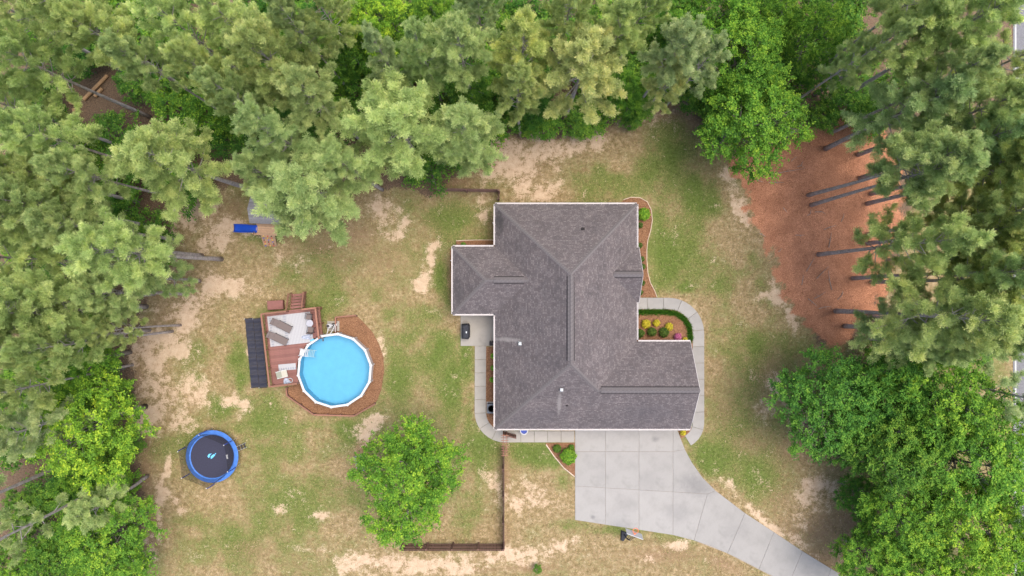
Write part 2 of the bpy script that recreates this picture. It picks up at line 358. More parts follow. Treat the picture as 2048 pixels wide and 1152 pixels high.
DIRT = [(290, 700, 34, 80, 0, .8), (300, 560, 50, 60, 0, .7), (420, 420, 90, 40, 20, .7), (330, 640, 40, 60, 0, .7), (1180, 262, 90, 18, 0, .8), (1560, 1000, 50, 40, 0, .6), (640, 490, 60, 26, 0, .6), (720, 470, 60, 40, 0, .7), (1420, 760, 26, 60, 0, .4), (1090, 262, 110, 14), (1000, 290, 30, 30), (1330, 220, 60, 26), (1395, 240, 30, 44, -30), (1450, 300, 34, 30), (900, 362, 60, 14), (860, 365, 40, 14),
        (275, 760, 22, 60), (285, 860, 22, 70), (290, 960, 20, 70), (296, 1070, 20, 90), (272, 680, 18, 60), (400, 390, 60, 30, 0, .6), (330, 560, 40, 50, 0, .7), (470, 420, 30, 40, 0, .7),
        (1700, 1040, 60, 60), (1650, 1060, 70, 60, 0, .9), (1580, 1060, 60, 40, 45, .7), (1640, 1120, 60, 50, 0, .9), (1320, 1110, 120, 30, 0, .8), (1450, 1130, 60, 20, 25, .9), (1200, 1110, 60, 20, 0, .5), (1060, 1136, 90, 10, 0, .9), (960, 1140, 60, 10, 0, .8),
        (1010, 960, 14, 80, 0, .9), (1010, 1070, 16, 40, 0, .9), (720, 900, 18, 34, 20, .9), (770, 520, 70, 60, 0, .55), (850, 460, 60, 40, 0, .45), (690, 520, 40, 30, 0, .5), (900, 560, 8, 70, 0, .8), (985, 450, 14, 40, 0, .6), (1060, 340, 80, 50, 0, .6), (1100, 390, 70, 18, 0, .5),
        (1500, 880, 60, 40, 0, .5), (1450, 820, 30, 70, 0, .5), (1470, 700, 40, 50, 0, .3), (1590, 900, 60, 50, 0, .6), (1540, 740, 40, 60, 0, .55), (1650, 740, 50, 40, 0, .6), (1750, 740, 60, 40, 0, .6), (510, 1100, 60, 30, 0, .55), (620, 840, 50, 8, 10, .6), (600, 1130, 40, 20, 0, .4),
        (1100, 1000, 50, 40, 0, .4), (1020, 520, 0.1, 0.1), (1420, 640, 40, 40, 0, .35)]
GREEN = [(1300, 330, 40, 40), (1340, 300, 40, 60, 0, .8), (1390, 390, 24, 44, 0, 1.2), (1400, 410, 20, 30, 0, 1.2), (1330, 520, 40, 60, 0, .9), (1380, 500, 40, 70, 0, .8), (1230, 360, 70, 30, 0, .6), (1370, 575, 20, 16, 0, 1), (1320, 460, 20, 60, 0, .7), (1450, 560, 40, 40, 0, .6),
         (1460, 720, 50, 60, 0, .7), (1510, 700, 26, 40, 0, .8), (1430, 920, 50, 40, 25, 1.0), (1500, 950, 60, 40, 20, .8), (1480, 860, 50, 30, 0, .4), (1520, 560, 20, 90, -22, .6),
         (905, 770, 24, 70, 0, 1.0), (880, 700, 36, 60, 0, .8), (930, 720, 16, 60, 0, 1.0), (860, 640, 40, 40, 0, .6), (900, 590, 16, 50, 0, .8), (880, 560, 10, 40, 0, .8), (820, 640, 40, 50, 0, .5),
         (700, 870, 24, 30, 0, .9), (690, 850, 40, 16, 0, .7), (660, 590, 60, 30, 0, .5), (580, 550, 40, 30, 0, .6), (470, 720, 26, 60, 0, .9), (480, 760, 14, 30, 0, 1.1), (430, 700, 40, 40, 0, .5), (440, 820, 40, 30, 0, .6), (520, 840, 60, 30, 0, .6), (620, 850, 40, 20, 0, .6),
         (560, 990, 120, 60, 0, .35), (450, 1060, 80, 60, 0, .4), (600, 900, 60, 50, 0, .4), (1080, 915, 34, 24, 0, 1.1), (1060, 905, 30, 14, 0, 1.0), (1110, 930, 20, 20, 0, .8), (1120, 960, 20, 30, 0, .7), (1130, 1050, 60, 16, 0, .6), (1220, 1060, 50, 12, 0, .7),
         (960, 900, 34, 60, 0, .7), (930, 1000, 60, 60, 0, .6), (780, 640, 30, 40, 0, .5), (900, 440, 50, 30, 0, .8), (920, 460, 40, 40, 0, .5), (800, 760, 20, 60, 0, .6), (400, 760, 20, 16, 0, .6), (980, 870, 10, 10, 0, .5), (720, 1000, 40, 40, 0, .5), (640, 960, 40, 24, 0, .5), (940, 820, 14, 60, 0, .6), (1420, 400, 20, 60, 0, .6), (1280, 1060, 30, 14, 0, .6), (1700, 760, 60, 30, 0, .5), (600, 1000, 100, 80, 0, .3), (540, 480, 60, 20, 0, .3), (690, 860, 30, 14, 0, .8)]
def cover(px, py):
    n1 = fbm(px / 26, py / 26, 3, 5); n2 = fbm(px / 90, py / 90, 11, 4); n3 = fbm(px / 12, py / 12, 23, 4)
    wob = (n1 - 0.5) * 46
    lawn = sstep(-10, 12, poly_sd(px, py, LAWN) + wob)
    straw = sstep(-14, 14, poly_sd(px, py, STRAW) + (n1 - 0.5) * 60 + (n3 - .5) * 26)
    sand = blobs(px, py, SAND, 1.25)
    dirt = blobs(px, py, DIRT)
    green = blobs(px, py, GREEN)
    sand = np.clip(sand * .82 + ((n1 - 0.5) * 1.6 + (n3 - 0.5) * 1.3) * sand ** 0.5 + np.clip(n1 - 0.60, 0, 1) * 1.6, 0, 1.2)
    dirt = np.clip(dirt + (n2 - 0.5) * 0.6 + (n1 - .5) * .5, 0, 1)
    green = np.clip(0.27 + 0.82 * green + (n2 - 0.5) * 1.3 + (n1 - 0.5) * 0.9, 0, 1)
    return lawn, straw, sand, dirt, green

def build_ground():
    st = 0.24
    xs = np.concatenate([[-1500, -600, -250, -120, -80], np.arange(-58, 58.01, st), [80, 120, 250, 600, 1500]])
    ys = np.concatenate([[-1500, -600, -250, -120, -60], np.arange(-34, 34.01, st), [60, 120, 250, 600, 1500]])
    X, Y = np.meshgrid(xs, ys); nx, ny = len(xs), len(ys)
    px = 1024 + X * FPX / CAM_H; py = 576 - Y * FPX / CAM_H
    lawn, straw, sand, dirt, green = cover(px, py)
    Z = (fbm(X / 1.2, Y / 1.2, 41, 3) - 0.5) * 0.03 - 0.015 
    v = np.stack([X.ravel(), Y.ravel(), Z.ravel()], 1)
    idx = np.arange(nx * ny).reshape(ny, nx)
    f = np.stack([idx[:-1, :-1].ravel(), idx[:-1, 1:].ravel(), idx[1:, 1:].ravel(), idx[1:, :-1].ravel()], 1)
    me = bpy.data.meshes.new('ground'); me.vertices.add(len(v)); me.vertices.foreach_set('co', v.ravel())
    me.loops.add(f.size); me.loops.foreach_set('vertex_index', f.ravel().astype(np.int32))
    me.polygons.add(len(f)); me.polygons.foreach_set('loop_start', np.arange(0, f.size, 4, dtype=np.int32))
    me.update(); me.validate()
    a = me.attributes.new('cover_a', 'FLOAT_COLOR', 'POINT')
    a.data.foreach_set('color', np.stack([sand, green, straw, lawn], -1).reshape(-1).astype(np.float32))
    b = me.attributes.new('cover_b', 'FLOAT_COLOR', 'POINT')
    b.data.foreach_set('color', np.stack([dirt, dirt, dirt, np.ones_like(dirt)], -1).reshape(-1).astype(np.float32))
    m, N, L, P = nt('yard_ground')
    A = N.new('ShaderNodeAttribute'); A.attribute_name = 'cover_a'; B = N.new('ShaderNodeAttribute'); B.attribute_name = 'cover_b'
    s = N.new('ShaderNodeSeparateColor'); L.new(A.outputs['Color'], s.inputs[0])
    sb = N.new('ShaderNodeSeparateColor'); L.new(B.outputs['Color'], sb.inputs[0])
    tc = N.new('ShaderNodeTexCoord'); V = tc.outputs['Object']
    nf = noise_node(N, L, 9.0, 6, 0.75, vec=V); nm = noise_node(N, L, 2.2, 6, 0.7, vec=V); ng = noise_node(N, L, 24, 4, 0.75, vec=V); nl = noise_node(N, L, 0.7, 5, 0.6, vec=V); nc = noise_node(N, L, 4.2, 5, 0.7, vec=V)
    def thr(mask, noise, k, lo, hi):
        if noise == 'two':
            class _n: pass
            noise = _n(); noise.outputs = [math_n(N, L, 'MULTIPLY_ADD', nm.outputs[0], .45)]; noise.outputs[0].node.inputs[2].default_value = 0
            t2 = math_n(N, L, 'MULTIPLY', nf.outputs[0], .55); noise.outputs = [math_n(N, L, 'ADD', noise.outputs[0], t2)]
        t = math_n(N, L, 'MULTIPLY_ADD', noise.outputs[0], k); t.node.inputs[2].default_value = -k / 2
        t = math_n(N, L, 'ADD', mask, t)
        mr = N.new('ShaderNodeMapRange'); mr.interpolation_type = 'SMOOTHSTEP'; mr.inputs[1].default_value = lo; mr.inputs[2].default_value = hi
        L.new(t, mr.inputs[0]); return mr.outputs[0]
    tan = ramp(N, L, nm.outputs[0], [(0.36, (0.170, 0.124, 0.060)), (0.5, (0.240, 0.180, 0.098)), (0.64, (0.34, 0.260, 0.160))])
    grn = ramp(N, L, nf.outputs[0], [(0.36, (0.072, 0.098, 0.024)), (0.5, (0.118, 0.143, 0.040)), (0.64, (0.195, 0.195, 0.070))])
    c = mix(N, L, thr(s.outputs[1], 'two', 3.0, 0.10, 0.75), tan.outputs[0], grn.outputs[0])
    # richest tufts
    c = mix(N, L, math_n(N, L, 'MULTIPLY', thr(s.outputs[1], nf, 2.2, 0.80, 1.25), 0.8), c, (0.060, 0.120, 0.016))
    c = mix(N, L, 0.75, c, ramp(N, L, nc.outputs[0], [(0.34, (0.62, 0.68, 0.55)), (0.5, (1, 1, 1)), (0.66, (1.38, 1.32, 1.45))]).outputs[0], 'MULTIPLY')
    drt = ramp(N, L, nf.outputs[0], [(0.3, (0.15, 0.092, 0.056)), (0.55, (0.23, 0.15, 0.090)), (0.75, (0.30, 0.205, 0.130))])
    c = mix(N, L, math_n(N, L, 'MULTIPLY', thr(sb.outputs[0], nf, 2.6, 0.25, 0.95), 0.85), c, drt.outputs[0])
    snd = ramp(N, L, nm.outputs[0], [(0.3, (0.40, 0.285, 0.19)), (0.7, (0.52, 0.40, 0.295))])
    c = mix(N, L, math_n(N, L, 'MULTIPLY', thr(s.outputs[0], 'two', 4.2, 0.20, 0.80), 0.9), c, snd.outputs[0])
    litter = ramp(N, L, nf.outputs[0], [(0.34, (0.065, 0.046, 0.032)), (0.5, (0.135, 0.094, 0.064)), (0.66, (0.23, 0.16, 0.11))])
    c = mix(N, L, thr(A.outputs['Alpha'], nf, 1.8, .25, .75), litter.outputs[0], c)
    stw = ramp(N, L, ng.outputs[0], [(0.36, (0.20, 0.084, 0.044)), (0.5, (0.39, 0.172, 0.096)), (0.64, (0.58, 0.30, 0.18))])
    stw2 = mix(N, L, 0.45, stw.outputs[0], ramp(N, L, nl.outputs[0], [(0.36, (0.55, 0.52, 0.52)), (0.64, (1.2, 1.2, 1.2))]).outputs[0], 'MULTIPLY')
    c = mix(N, L, thr(s.outputs[2], nf, 2.0, 0.3, 0.7), c, stw2)
    c = mix(N, L, 0.45, c, ramp(N, L, ng.outputs[0], [(0.30, (0.45, 0.46, 0.42)), (0.70, (1.5, 1.48, 1.45))]).outputs[0], 'MULTIPLY')
    L.new(c, P.inputs['Base Color']); P.inputs['Roughness'].default_value = 0.95; P.inputs['Specular IOR Level'].default_value = 0.1
    bp = N.new('ShaderNodeBump'); bp.inputs['Strength'].default_value = 0.5; bp.inputs['Distance'].default_value = 0.06
    L.new(nf.outputs[0], bp.inputs['Height']); L.new(bp.outputs[0], P.inputs['Normal'])
    me.materials.append(m)
    o = link('ground', me); tag(o, 'patchy lawn, pine straw and bare forest soil', 'ground', kind='structure')
build_ground()

def soup(name, tris, tint, mat, extra_color=None):
    """tris: (n,3,3) array, tint: (n,) -> mesh of loose triangles"""
    n = len(tris); me = bpy.data.meshes.new(name)
    me.vertices.add(n * 3); me.vertices.foreach_set('co', np.ascontiguousarray(tris, dtype=np.float32).ravel())
    me.loops.add(n * 3); me.loops.foreach_set('vertex_index', np.arange(n * 3, dtype=np.int32))
    me.polygons.add(n); me.polygons.foreach_set('loop_start', np.arange(0, n * 3, 3, dtype=np.int32))
    me.update()
    if extra_color is not None:
        a = me.attributes.new('blade_color', 'FLOAT_COLOR', 'POINT')
        c = np.concatenate([extra_color, np.ones((n, 1))], 1)
        a.data.foreach_set('color', np.repeat(c, 3, 0).astype(np.float32).ravel())
    else:
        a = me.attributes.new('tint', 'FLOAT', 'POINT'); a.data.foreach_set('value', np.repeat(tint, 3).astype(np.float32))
    me.materials.append(mat)
    return me

# ------------------------------------------------------------------ driveway, walks, patio: slabs
def ptg(p, z=0.0): return G(p[0], p[1], z)
def inset_poly(poly, d):
    n = len(poly); cx = sum(p[0] for p in poly) / n; cy = sum(p[1] for p in poly) / n
    out = []
    for i in range(n):
        a = Vector(poly[i - 1]); b = Vector(poly[i]); c = Vector(poly[(i + 1) % n])
        e1 = (b - a).normalized(); e2 = (c - b).normalized()
        n1 = Vector((-e1.y, e1.x)); n2 = Vector((-e2.y, e2.x))
        if n1.dot(Vector((cx, cy)) - b) < 0 and n2.dot(Vector((cx, cy)) - b) < 0: n1 = -n1; n2 = -n2
        k = n1 + n2
        k = k / max(0.35, k.length_squared / 2) if k.length > 1e-6 else n1
        out.append(tuple(b + k * d))
    return out
def slabs(name, polys, mat, label, cat, ztop, base_poly=None):
    r = root(name, (*ptg(polys[0][0]), 0)); tag(r, label, cat, kind='structure')
    ox, oy = r.location.x, r.location.y
    for poly in polys:
        w_ = [ptg(p, ztop) for p in poly]
        w_ = inset_poly(w_, 0.011)
        cx = sum(p[0] for p in w_) / len(w_); cy = sum(p[1] for p in w_) / len(w_)
        w_ = [(x - cx, y - cy) for x, y in w_]
        w2 = inset_poly(w_, 0.012); n = len(w_)
        mb = MB()
        vs = [(x, y, -0.1) for x, y in w_] + [(x, y, ztop - 0.012) for x, y in w_] + [(x, y, ztop) for x, y in w2]
        ar = sum(w_[i][0] * w_[(i + 1) % n][1] - w_[(i + 1) % n][0] * w_[i][1] for i in range(n))
        fs = [tuple(range(2 * n, 3 * n))]
        for a in (0, n): fs += [(a + i, a + (i + 1) % n, a + n + (i + 1) % n, a + n + i) for i in range(n)]
        if ar < 0: fs = [tuple(reversed(f)) for f in fs]
        mb.add(vs, fs)
        mb.build('slab', mat, r, (cx - ox, cy - oy, 0))
    if base_poly:
        b = [ptg(p) for p in base_poly]
        MB().prism([(x - ox, y - oy) for x, y in b], -0.12, ztop - 0.03).build('joint_bed', M_joint, r)
    return r
xc = [1150, 1211, 1278, 1346]
yb = lambda x: 1040 + (x - 1150) * 30 / 195.0
ym = lambda x: 972 + (x - 1150) * 16 / 265.0
DR = []
for i in range(3):
    DR.append([(xc[i], 855), (xc[i + 1], 855), (xc[i + 1], 903), (xc[i], 903)])
    DR.append([(xc[i], 903), (xc[i + 1], 903), (xc[i + 1], ym(xc[i + 1])), (xc[i], ym(xc[i]))])
    DR.append([(xc[i], ym(xc[i])), (xc[i + 1], ym(xc[i + 1])), (xc[i + 1], yb(xc[i + 1])), (xc[i], yb(xc[i]))])
DR.append([(1346, 855), (1353, 855), (1362, 880), (1370, 899), (1346, 903)])
DR.append([(1346, 903), (1370, 899), (1384, 925), (1405, 955), (1431, 981), (1415, 988), (1346, ym(1346))])
DR.append([(1346, ym(1346)), (1415, 988), (1388, 1081), (1346, yb(1346))])
DR.append([(1415, 988), (1431, 981), (1460, 1003), (1490, 1026), (1455, 1107), (1420, 1091), (1388, 1081)])
DR.append([(1490, 1026), (1548, 1064), (1518, 1138), (1488, 1122), (1455, 1107)])
DR.append([(1548, 1064), (1605, 1102), (1577, 1170), (1546, 1152), (1518, 1138)])
DR.append([(1605, 1102), (1662, 1137), (1640, 1205), (1608, 1187), (1577, 1170)])
DR.append([(1662, 1137), (1730, 1180), (1705, 1245), (1672, 1224), (1640, 1205)])
DRB = [(1150, 855), (1353, 855), (1370, 899), (1384, 925), (1405, 955), (1431, 981), (1490, 1026), (1605, 1102), (1730, 1180), (1705, 1245), (1577, 1170), (1455, 1107), (1388, 1081), (1346, 1070), (1150, 1040)]
DRB = [(x + (1380 - x) * 0.004, y + (1020 - y) * 0.006) for x, y in DRB]
slabs('driveway', DR, M_conc, 'pale concrete driveway of jointed slabs running from the garage', 'driveway', 0.06, DRB)

def strip(center, wpx, step):
    """slab polygons along a px polyline"""
    P = [Vector(p) for p in center]; ds = [0]
    for a, b in zip(P, P[1:]): ds.append(ds[-1] + (b - a).length)
    def at(d):
        d = max(0, min(ds[-1], d))
        for i in range(len(P) - 1):
            if d <= ds[i + 1] + 1e-6:
                t = (d - ds[i]) / (ds[i + 1] - ds[i]); return P[i].lerp(P[i + 1], t)
        return P[-1]
    def nrm(d):
        t = at(d + 4) - at(d - 4); t.normalize(); return Vector((-t.y, t.x))
    n = max(1, round(ds[-1] / step)); out = []
    for i in range(n):
        d0, d1 = ds[-1] * i / n, ds[-1] * (i + 1) / n
        dd = [d0 + (d1 - d0) * k / 4 for k in range(5)]
        a = [tuple(at(d) + nrm(d) * wpx / 2) for d in dd]; b = [tuple(at(d) - nrm(d) * wpx / 2) for d in dd]
        out.append(a + b[::-1])
    return out
def arc(cx, cy, r, a0, a1, n=10):
    return [(cx + r * math.cos(R(a0 + (a1 - a0) * k / n)), cy + r * math.sin(R(a0 + (a1 - a0) * k / n))) for k in range(n + 1)]
E = [(1262, 607), (1335, 607)] + arc(1337, 667, 60, -88, 0, 12) + [(1397, 700), (1397, 846)] + arc(1357, 846, 40, 4, 62, 8)
slabs('front_walk', strip(E, 23.5, 32), M_conc, 'curved concrete front walk from the entry round to the driveway', 'path', 0.055)
Wk = [(961, 692), (960.5, 824)] + arc(1010, 824, 49.5, 180, 92, 12) + [(1020, 873.5), (1149, 873.5)]
slabs('side_walk', strip(Wk, 23, 27), M_conc2, 'curved concrete side walk from the patio round to the driveway', 'path', 0.055)
slabs('patio', [[(921, 620), (995, 620), (995, 692), (921, 692)]], M_conc2, 'square concrete patio slab in the notch beside the grill', 'patio', 0.07)

# ------------------------------------------------------------------ mulch beds and edging
def mulch_mat():
    m, N, L, P = nt('red_mulch')
    n = noise_node(N, L, 14, 6, 0.75); r = ramp(N, L, n.outputs[0], [(0.36, (0.085, 0.045, 0.024)), (0.5, (0.19, 0.098, 0.054)), (0.64, (0.32, 0.18, 0.105))])
    n2 = noise_node(N, L, 0.8, 4, 0.6)
    c = mix(N, L, 0.5, r.outputs[0], ramp(N, L, n2.outputs[0], [(0.3, (0.7, 0.7, 0.7)), (0.7, (1.15, 1.15, 1.15))]).outputs[0], 'MULTIPLY')
    L.new(c, P.inputs['Base Color']); P.inputs['Roughness'].default_value = 0.95; P.inputs['Specular IOR Level'].default_value = 0.1
    b = N.new('ShaderNodeBump'); b.inputs['Strength'].default_value = 0.8; b.inputs['Distance'].default_value = 0.05
    L.new(n.outputs[0], b.inputs['Height']); L.new(b.outputs[0], P.inputs['Normal']); return m
M_mulch = mulch_mat()
def bed(poly, label, z=0.035):
    w_ = [ptg(p) for p in poly]; ox, oy = w_[0]
    o = MB().prism([(x - ox, y - oy) for x, y in w_], -0.05, z).build('mulch_bed', M_mulch, None, (ox, oy, 0))
    return tag(o, label, 'flower bed', kind='structure')
bed([(1240, 409), (1247, 400), (1262, 395), (1280, 396), (1294, 404), (1302, 420), (1304, 440), (1301, 460), (1295, 480), (1293, 500), (1293, 520), (1295, 545), (1300, 565), (1308, 580), (1313, 595), (1240, 595)], 'long mulch bed along the east wall with a pale edging')
bed([(1250, 618), (1340, 619), (1362, 628), (1380, 645), (1385, 662), (1386, 700), (1250, 700)], 'mulch bed of yellow and green bushes inside the curved front walk')
bed([(1091, 886), (1150, 886), (1150, 952), (1128, 936), (1108, 912)], 'triangular mulch bed beside the driveway with one large round bush')
bed([(972, 694), (1000, 694), (1000, 862), (986, 856), (974, 838), (972, 820)], 'narrow mulch bed along the west wall by the side walk')
bed([(912, 482), (1000, 480), (1000, 500), (900, 500), (902, 620), (912, 626), (930, 620), (930, 560)], 'mulch strip in the corner of the west wing')
bed([(1354, 855), (1385, 855), (1381, 868), (1362, 877)], 'small mulch corner between driveway and front walk')
MULP = [(671, 634), (712, 630), (727, 644), (745, 664), (758, 688), (767, 715), (768, 745), (763, 778), (755, 800), (748, 809), (708, 831), (628, 830), (574, 792), (571, 776), (600, 766), (640, 700), (665, 690)]
bed(MULP, 'brown mulch ring curving round the above-ground pool', 0.05)
def edging(pts, label, r=0.035, mat=M_edging, step=None):
    w_ = [Vector((*ptg(p), 0.04)) for p in pts]; o0 = w_[0].copy(); o0.z = 0
    o = MB().tube([p - o0 for p in w_], r, 6).build('bed_edging', mat, None, o0); return tag(o, label, 'edging')
edging([(1247, 399.5), (1262, 394.5), (1280, 395.5), (1294.5, 403.5), (1302.5, 420), (1304.5, 440), (1301.5, 460), (1295.5, 480), (1293.5, 500), (1293.5, 520), (1295.5, 545), (1300.5, 565), (1308.5, 580), (1314, 594)], 'thin pale curved edging of the east wall bed')
edging([(1092, 889), (1108, 912), (1128, 936), (1149, 953)], 'thin pale straight edging of the triangular driveway bed', 0.05)
edging([(912, 481.5), (950, 480), (990, 480)], 'pale edging strip north of the west wing')

# right-hand lane seen at the picture's edge
rx0 = ptg((2024, 0))[0]
o = MB().prism([(rx0 + .1, -90), (rx0 + 6.2, -90), (rx0 + 6.2, 90), (rx0 + .1, 90)], -0.1, 0.012).build('road', M_asphalt); tag(o, 'grey asphalt lane at the right edge behind the pines', 'road', kind='structure')
o = MB().prism([(rx0 + .25, -90), (rx0 + .39, -90), (rx0 + .39, 90), (rx0 + .25, 90)], 0.0125, 0.017).build('road_edge_line', M_paint); tag(o, 'white painted line along the edge of the lane', 'road marking', kind='structure')

# ------------------------------------------------------------------ house
We, Ee, Ne, Se, ze, PT = -1.47, 10.80, 7.26, -12.18, 3.0, 0.80
hw = (Ee - We) / 2; xm = (We + Ee) / 2; zr = ze + PT * hw; Na = Ne - hw; Sa = Se + hw
Gn = -4.62; Gs = Se; Gy = (Gn + Gs) / 2; gh = (Gn - Gs) / 2; zg = ze + PT * gh; Gx = 15.42; gX0 = Ee - gh
Lw, Lt, Lb = -5.12, 3.59, -2.25; lh = (Lt - Lb) / 2; Ly = (Lt + Lb) / 2; zl = ze + PT * lh
Pt_, Pb_ = 3.5, -1.22; ph = (Pt_ - Pb_) / 2; Pyc = (Pt_ + Pb_) / 2; zp = ze + PT * ph; Pe = 10.98
HO = Vector((xm, -3.0, 0))
house = root('house', HO, 0, 'single-storey brick house with a brown-grey shingled hip roof', 'house')
def P3(x, y, z): return Vector((x, y, z)) - HO
roof_me_faces = {
    'north': ([(We, Ne, ze), (Ee, Ne, ze), (xm, Na, zr)], (1, 0)),
    'west': ([(We, Se, ze), (xm, Sa, zr), (xm, Na, zr), (We, Ne, ze), (We, Lt, ze), (We + lh, Ly, zl), (We, Lb, ze)], (0, 1)),
    'east': ([(Ee, Ne, ze), (xm, Na, zr), (xm, Sa, zr), (gX0, Gy, zg), (Ee, Gn, ze), (Ee, Pb_, ze), (Ee - ph, Pyc, zp), (Ee, Pt_, ze)], (0, 1)),
    'south': ([(We, Se, ze), (Gx, Se, ze), (Gx, Gy, zg), (gX0, Gy, zg), (xm, Sa, zr)], (1, 0)),
    'garage_north': ([(Ee, Gn, ze), (gX0, Gy, zg), (Gx, Gy, zg), (Gx, Gn, ze)], (1, 0)),
    'wing_west': ([(Lw, Lt, ze), (Lw + lh, Ly, zl), (Lw, Lb, ze)], (0, 1)),
    'wing_north': ([(Lw, Lt, ze), (We, Lt, ze), (We + lh, Ly, zl), (Lw + lh, Ly, zl)], (1, 0)),
    'wing_south': ([(Lw, Lb, ze), (Lw + lh, Ly, zl), (We + lh, Ly, zl), (We, Lb, ze)], (1, 0)),
    'porch_north': ([(Ee, Pt_, ze), (Ee - ph, Pyc, zp), (Pe, Pyc, zp), (Pe, Pt_, ze)], (1, 0)),
    'porch_south': ([(Ee, Pb_, ze), (Pe, Pb_, ze), (Pe, Pyc, zp), (Ee - ph, Pyc, zp)], (1, 0)),
}
rv, rf, ruv = [], [], []
fk = 0
for key, (pts, ud) in roof_me_faces.items():
    P = [P3(*p) for p in pts]
    nrm_ = Vector((0, 0, 0))
    for i in range(len(P)):
        a, b = P[i], P[(i + 1) % len(P)]; nrm_ += a.cross(b)
    if nrm_.z < 0: P.reverse(); nrm_ = -nrm_
    nrm_.normalize(); u = Vector((ud[0], ud[1], 0)); vv = nrm_.cross(u).normalized()
    if vv.z < 0: vv = -vv
    b = len(rv); rv += P; rf.append(tuple(range(b, b + len(P)))); ruv.append([(p.dot(u) + fk * 7.31, (p.z - ze) / vv.z) for p in P]); fk += 1
    b2 = len(rv); rv += [p + Vector((0, 0, -0.14)) for p in P]; rf.append(tuple(range(b2 + len(P) - 1, b2 - 1, -1))); ruv.append([(0, 0)] * len(P))
    for i in range(len(P)):
        j = (i + 1) % len(P); rf.append((b + j, b + i, b2 + i, b2 + j)); ruv.append([(0, 0)] * 4)
rme = bpy.data.meshes.new('roof'); rme.from_pydata(rv, [], rf); uvl = rme.uv_layers.new(name='UVMap')
flat = [c for fuv in ruv for c in fuv]
for i, c in enumerate(flat): uvl.data[i].uv = c
rme.materials.append(M_shingle); rme.update()
roof = link('roof', rme, None, house)

def cap_line(a, b, n1, n2, wid, lift, step, name, mat, wider=0.0, parent=None):
    a = P3(*a); b = P3(*b); d = b - a; L_ = d.length; d.normalize()
    n1 = Vector(n1).normalized(); n2 = Vector(n2).normalized(); up = (n1 + n2).normalized()
    c1 = d.cross(n1); c2 = d.cross(n2)
    if c1.z > 0 or (abs(c1.z) < 1e-6): c1 = -c1
    if c1.dot(n2) > 0: c1 = -c1
    if c2.dot(n1) > 0: c2 = -c2
    n = max(1, round(L_ / step)); s = L_ / n
    mb = MB(); vs = []
    for t, e in ((0, 0.022), (s * (1.06 if n > 1 else 1.0), 0.0)):
        l = lift + e
        vs += [d * t + c1 * wid + n1 * l, d * t + up * l * 1.05, d * t + c2 * wid + n2 * l, d * t + c1 * wid - n1 * 0.01, d * t + c2 * wid - n2 * 0.01]
    fs = [(0, 1, 6, 5), (1, 2, 7, 6), (3, 0, 5, 8), (2, 4, 9, 7), (3, 4, 2, 1, 0), (5, 6, 7, 9, 8)]
    mb.add(vs, fs); me = mb.mesh(name, mat)
    for k in range(n): link(name, me, None, parent or roof, a + d * (s * k))
nN, nS, nW, nE = (0, PT, 1), (0, -PT, 1), (-PT, 0, 1), (PT, 0, 1)
HC = dict(wid=0.155, lift=0.012, step=0.24, name='hip_cap', mat=M_cap)
cap_line((We, Ne, ze), (xm, Na, zr), nN, nW, **HC)
cap_line((Ee, Ne, ze), (xm, Na, zr), nN, nE, **HC)
cap_line((We, Se, ze), (xm, Sa, zr), nS, nW, **HC)
cap_line((gX0, Gy, zg), (xm, Sa, zr), nS, nE, **HC)
cap_line((Lw, Lt, ze), (Lw + lh, Ly, zl), nN, nW, **HC)
cap_line((Lw, Lb, ze), (Lw + lh, Ly, zl), nS, nW, **HC)
for a, b, n1, n2, i0, i1 in (((xm, Sa, zr), (xm, Na, zr), nE, nW, .25, .2), ((gX0, Gy, zg), (Gx, Gy, zg), nN, nS, .3, .02), ((Lw + lh, Ly, zl), (We + lh, Ly, zl), nN, nS, .7, .45), ((Ee - ph, Pyc, zp), (Pe, Pyc, zp), nN, nS, .1, .02)):
    A = Vector(a); B = Vector(b); D = (B - A).normalized()
    cap_line(tuple(A), tuple(B), n1, n2, 0.155, 0.01, 0.34, 'ridge_cap', M_cap)
    A2 = A + D * i0; B2 = B - D * i1; L_ = (B2 - A2).length
    cap_line(tuple(A2), tuple(B2), n1, n2, 0.365, 0.035, L_, 'ridge_vent', M_vent)
    cap_line(tuple(A2), tuple(B2), n1, n2, 0.25, 0.06, 0.34, 'ridge_cap', M_cap)
# roof penetrations
def roof_z(x, y):
    z = min(ze + PT * (x - We), ze + PT * (Ee - x), ze + PT * (Ne - y), ze + PT * (y - Se)); return z
def on_roof(px, py):
    z = 5.0
    for _ in range(12):
        x, y = G(px, py, z); z = roof_z(x, y)
    return x, y, z
def pipe(px, py, r, h, mat, sq=False, flash=0.22, name='vent_pipe'):
    x, y, z = on_roof(px, py); p = P3(x, y, z)
    if sq:
        b = MB().box((0, 0, 0.10), (0.26, 0.26, 0.34), bev=0.04); ob = b.build(name, mat, roof, p)
    else:
        b = MB().lathe((0, 0, -0.15), [(r * 1.7, 0), (r * 1.5, 0.2), (r, 0.26), (r, h + .15), (r * .75, h + .15), (r * .75, h + 0.05)], 12); ob = b.build(name, mat, roof, p)
    nx, ny = ((-1, 0) if abs(z - (ze + PT * (x - We))) < .01 else (1, 0) if abs(z - (ze + PT * (Ee - x))) < .01 else (0, 1) if abs(z - (ze + PT * (Ne - y))) < .01 else (0, -1))
    MB().box((0, 0, 0.012), (flash * 2, flash * 2, 0.02)).build('flashing', mat, ob, (0, 0, 0), (-math.atan(PT) * ny if ny else 0, math.atan(PT) * nx if nx else 0, 0))
pipe(1166, 458, 0.09, 0.3, M_vent, flash=0.15)
pipe(1040, 687, 0.1, 0.3, M_galv, True, 0.16, 'roof_vent'); pipe(1123, 779, 0.1, 0.3, M_galv, True, 0.12, 'roof_vent')
pipe(1134, 811, 0.05, 0.25, M_vent, flash=0.07)

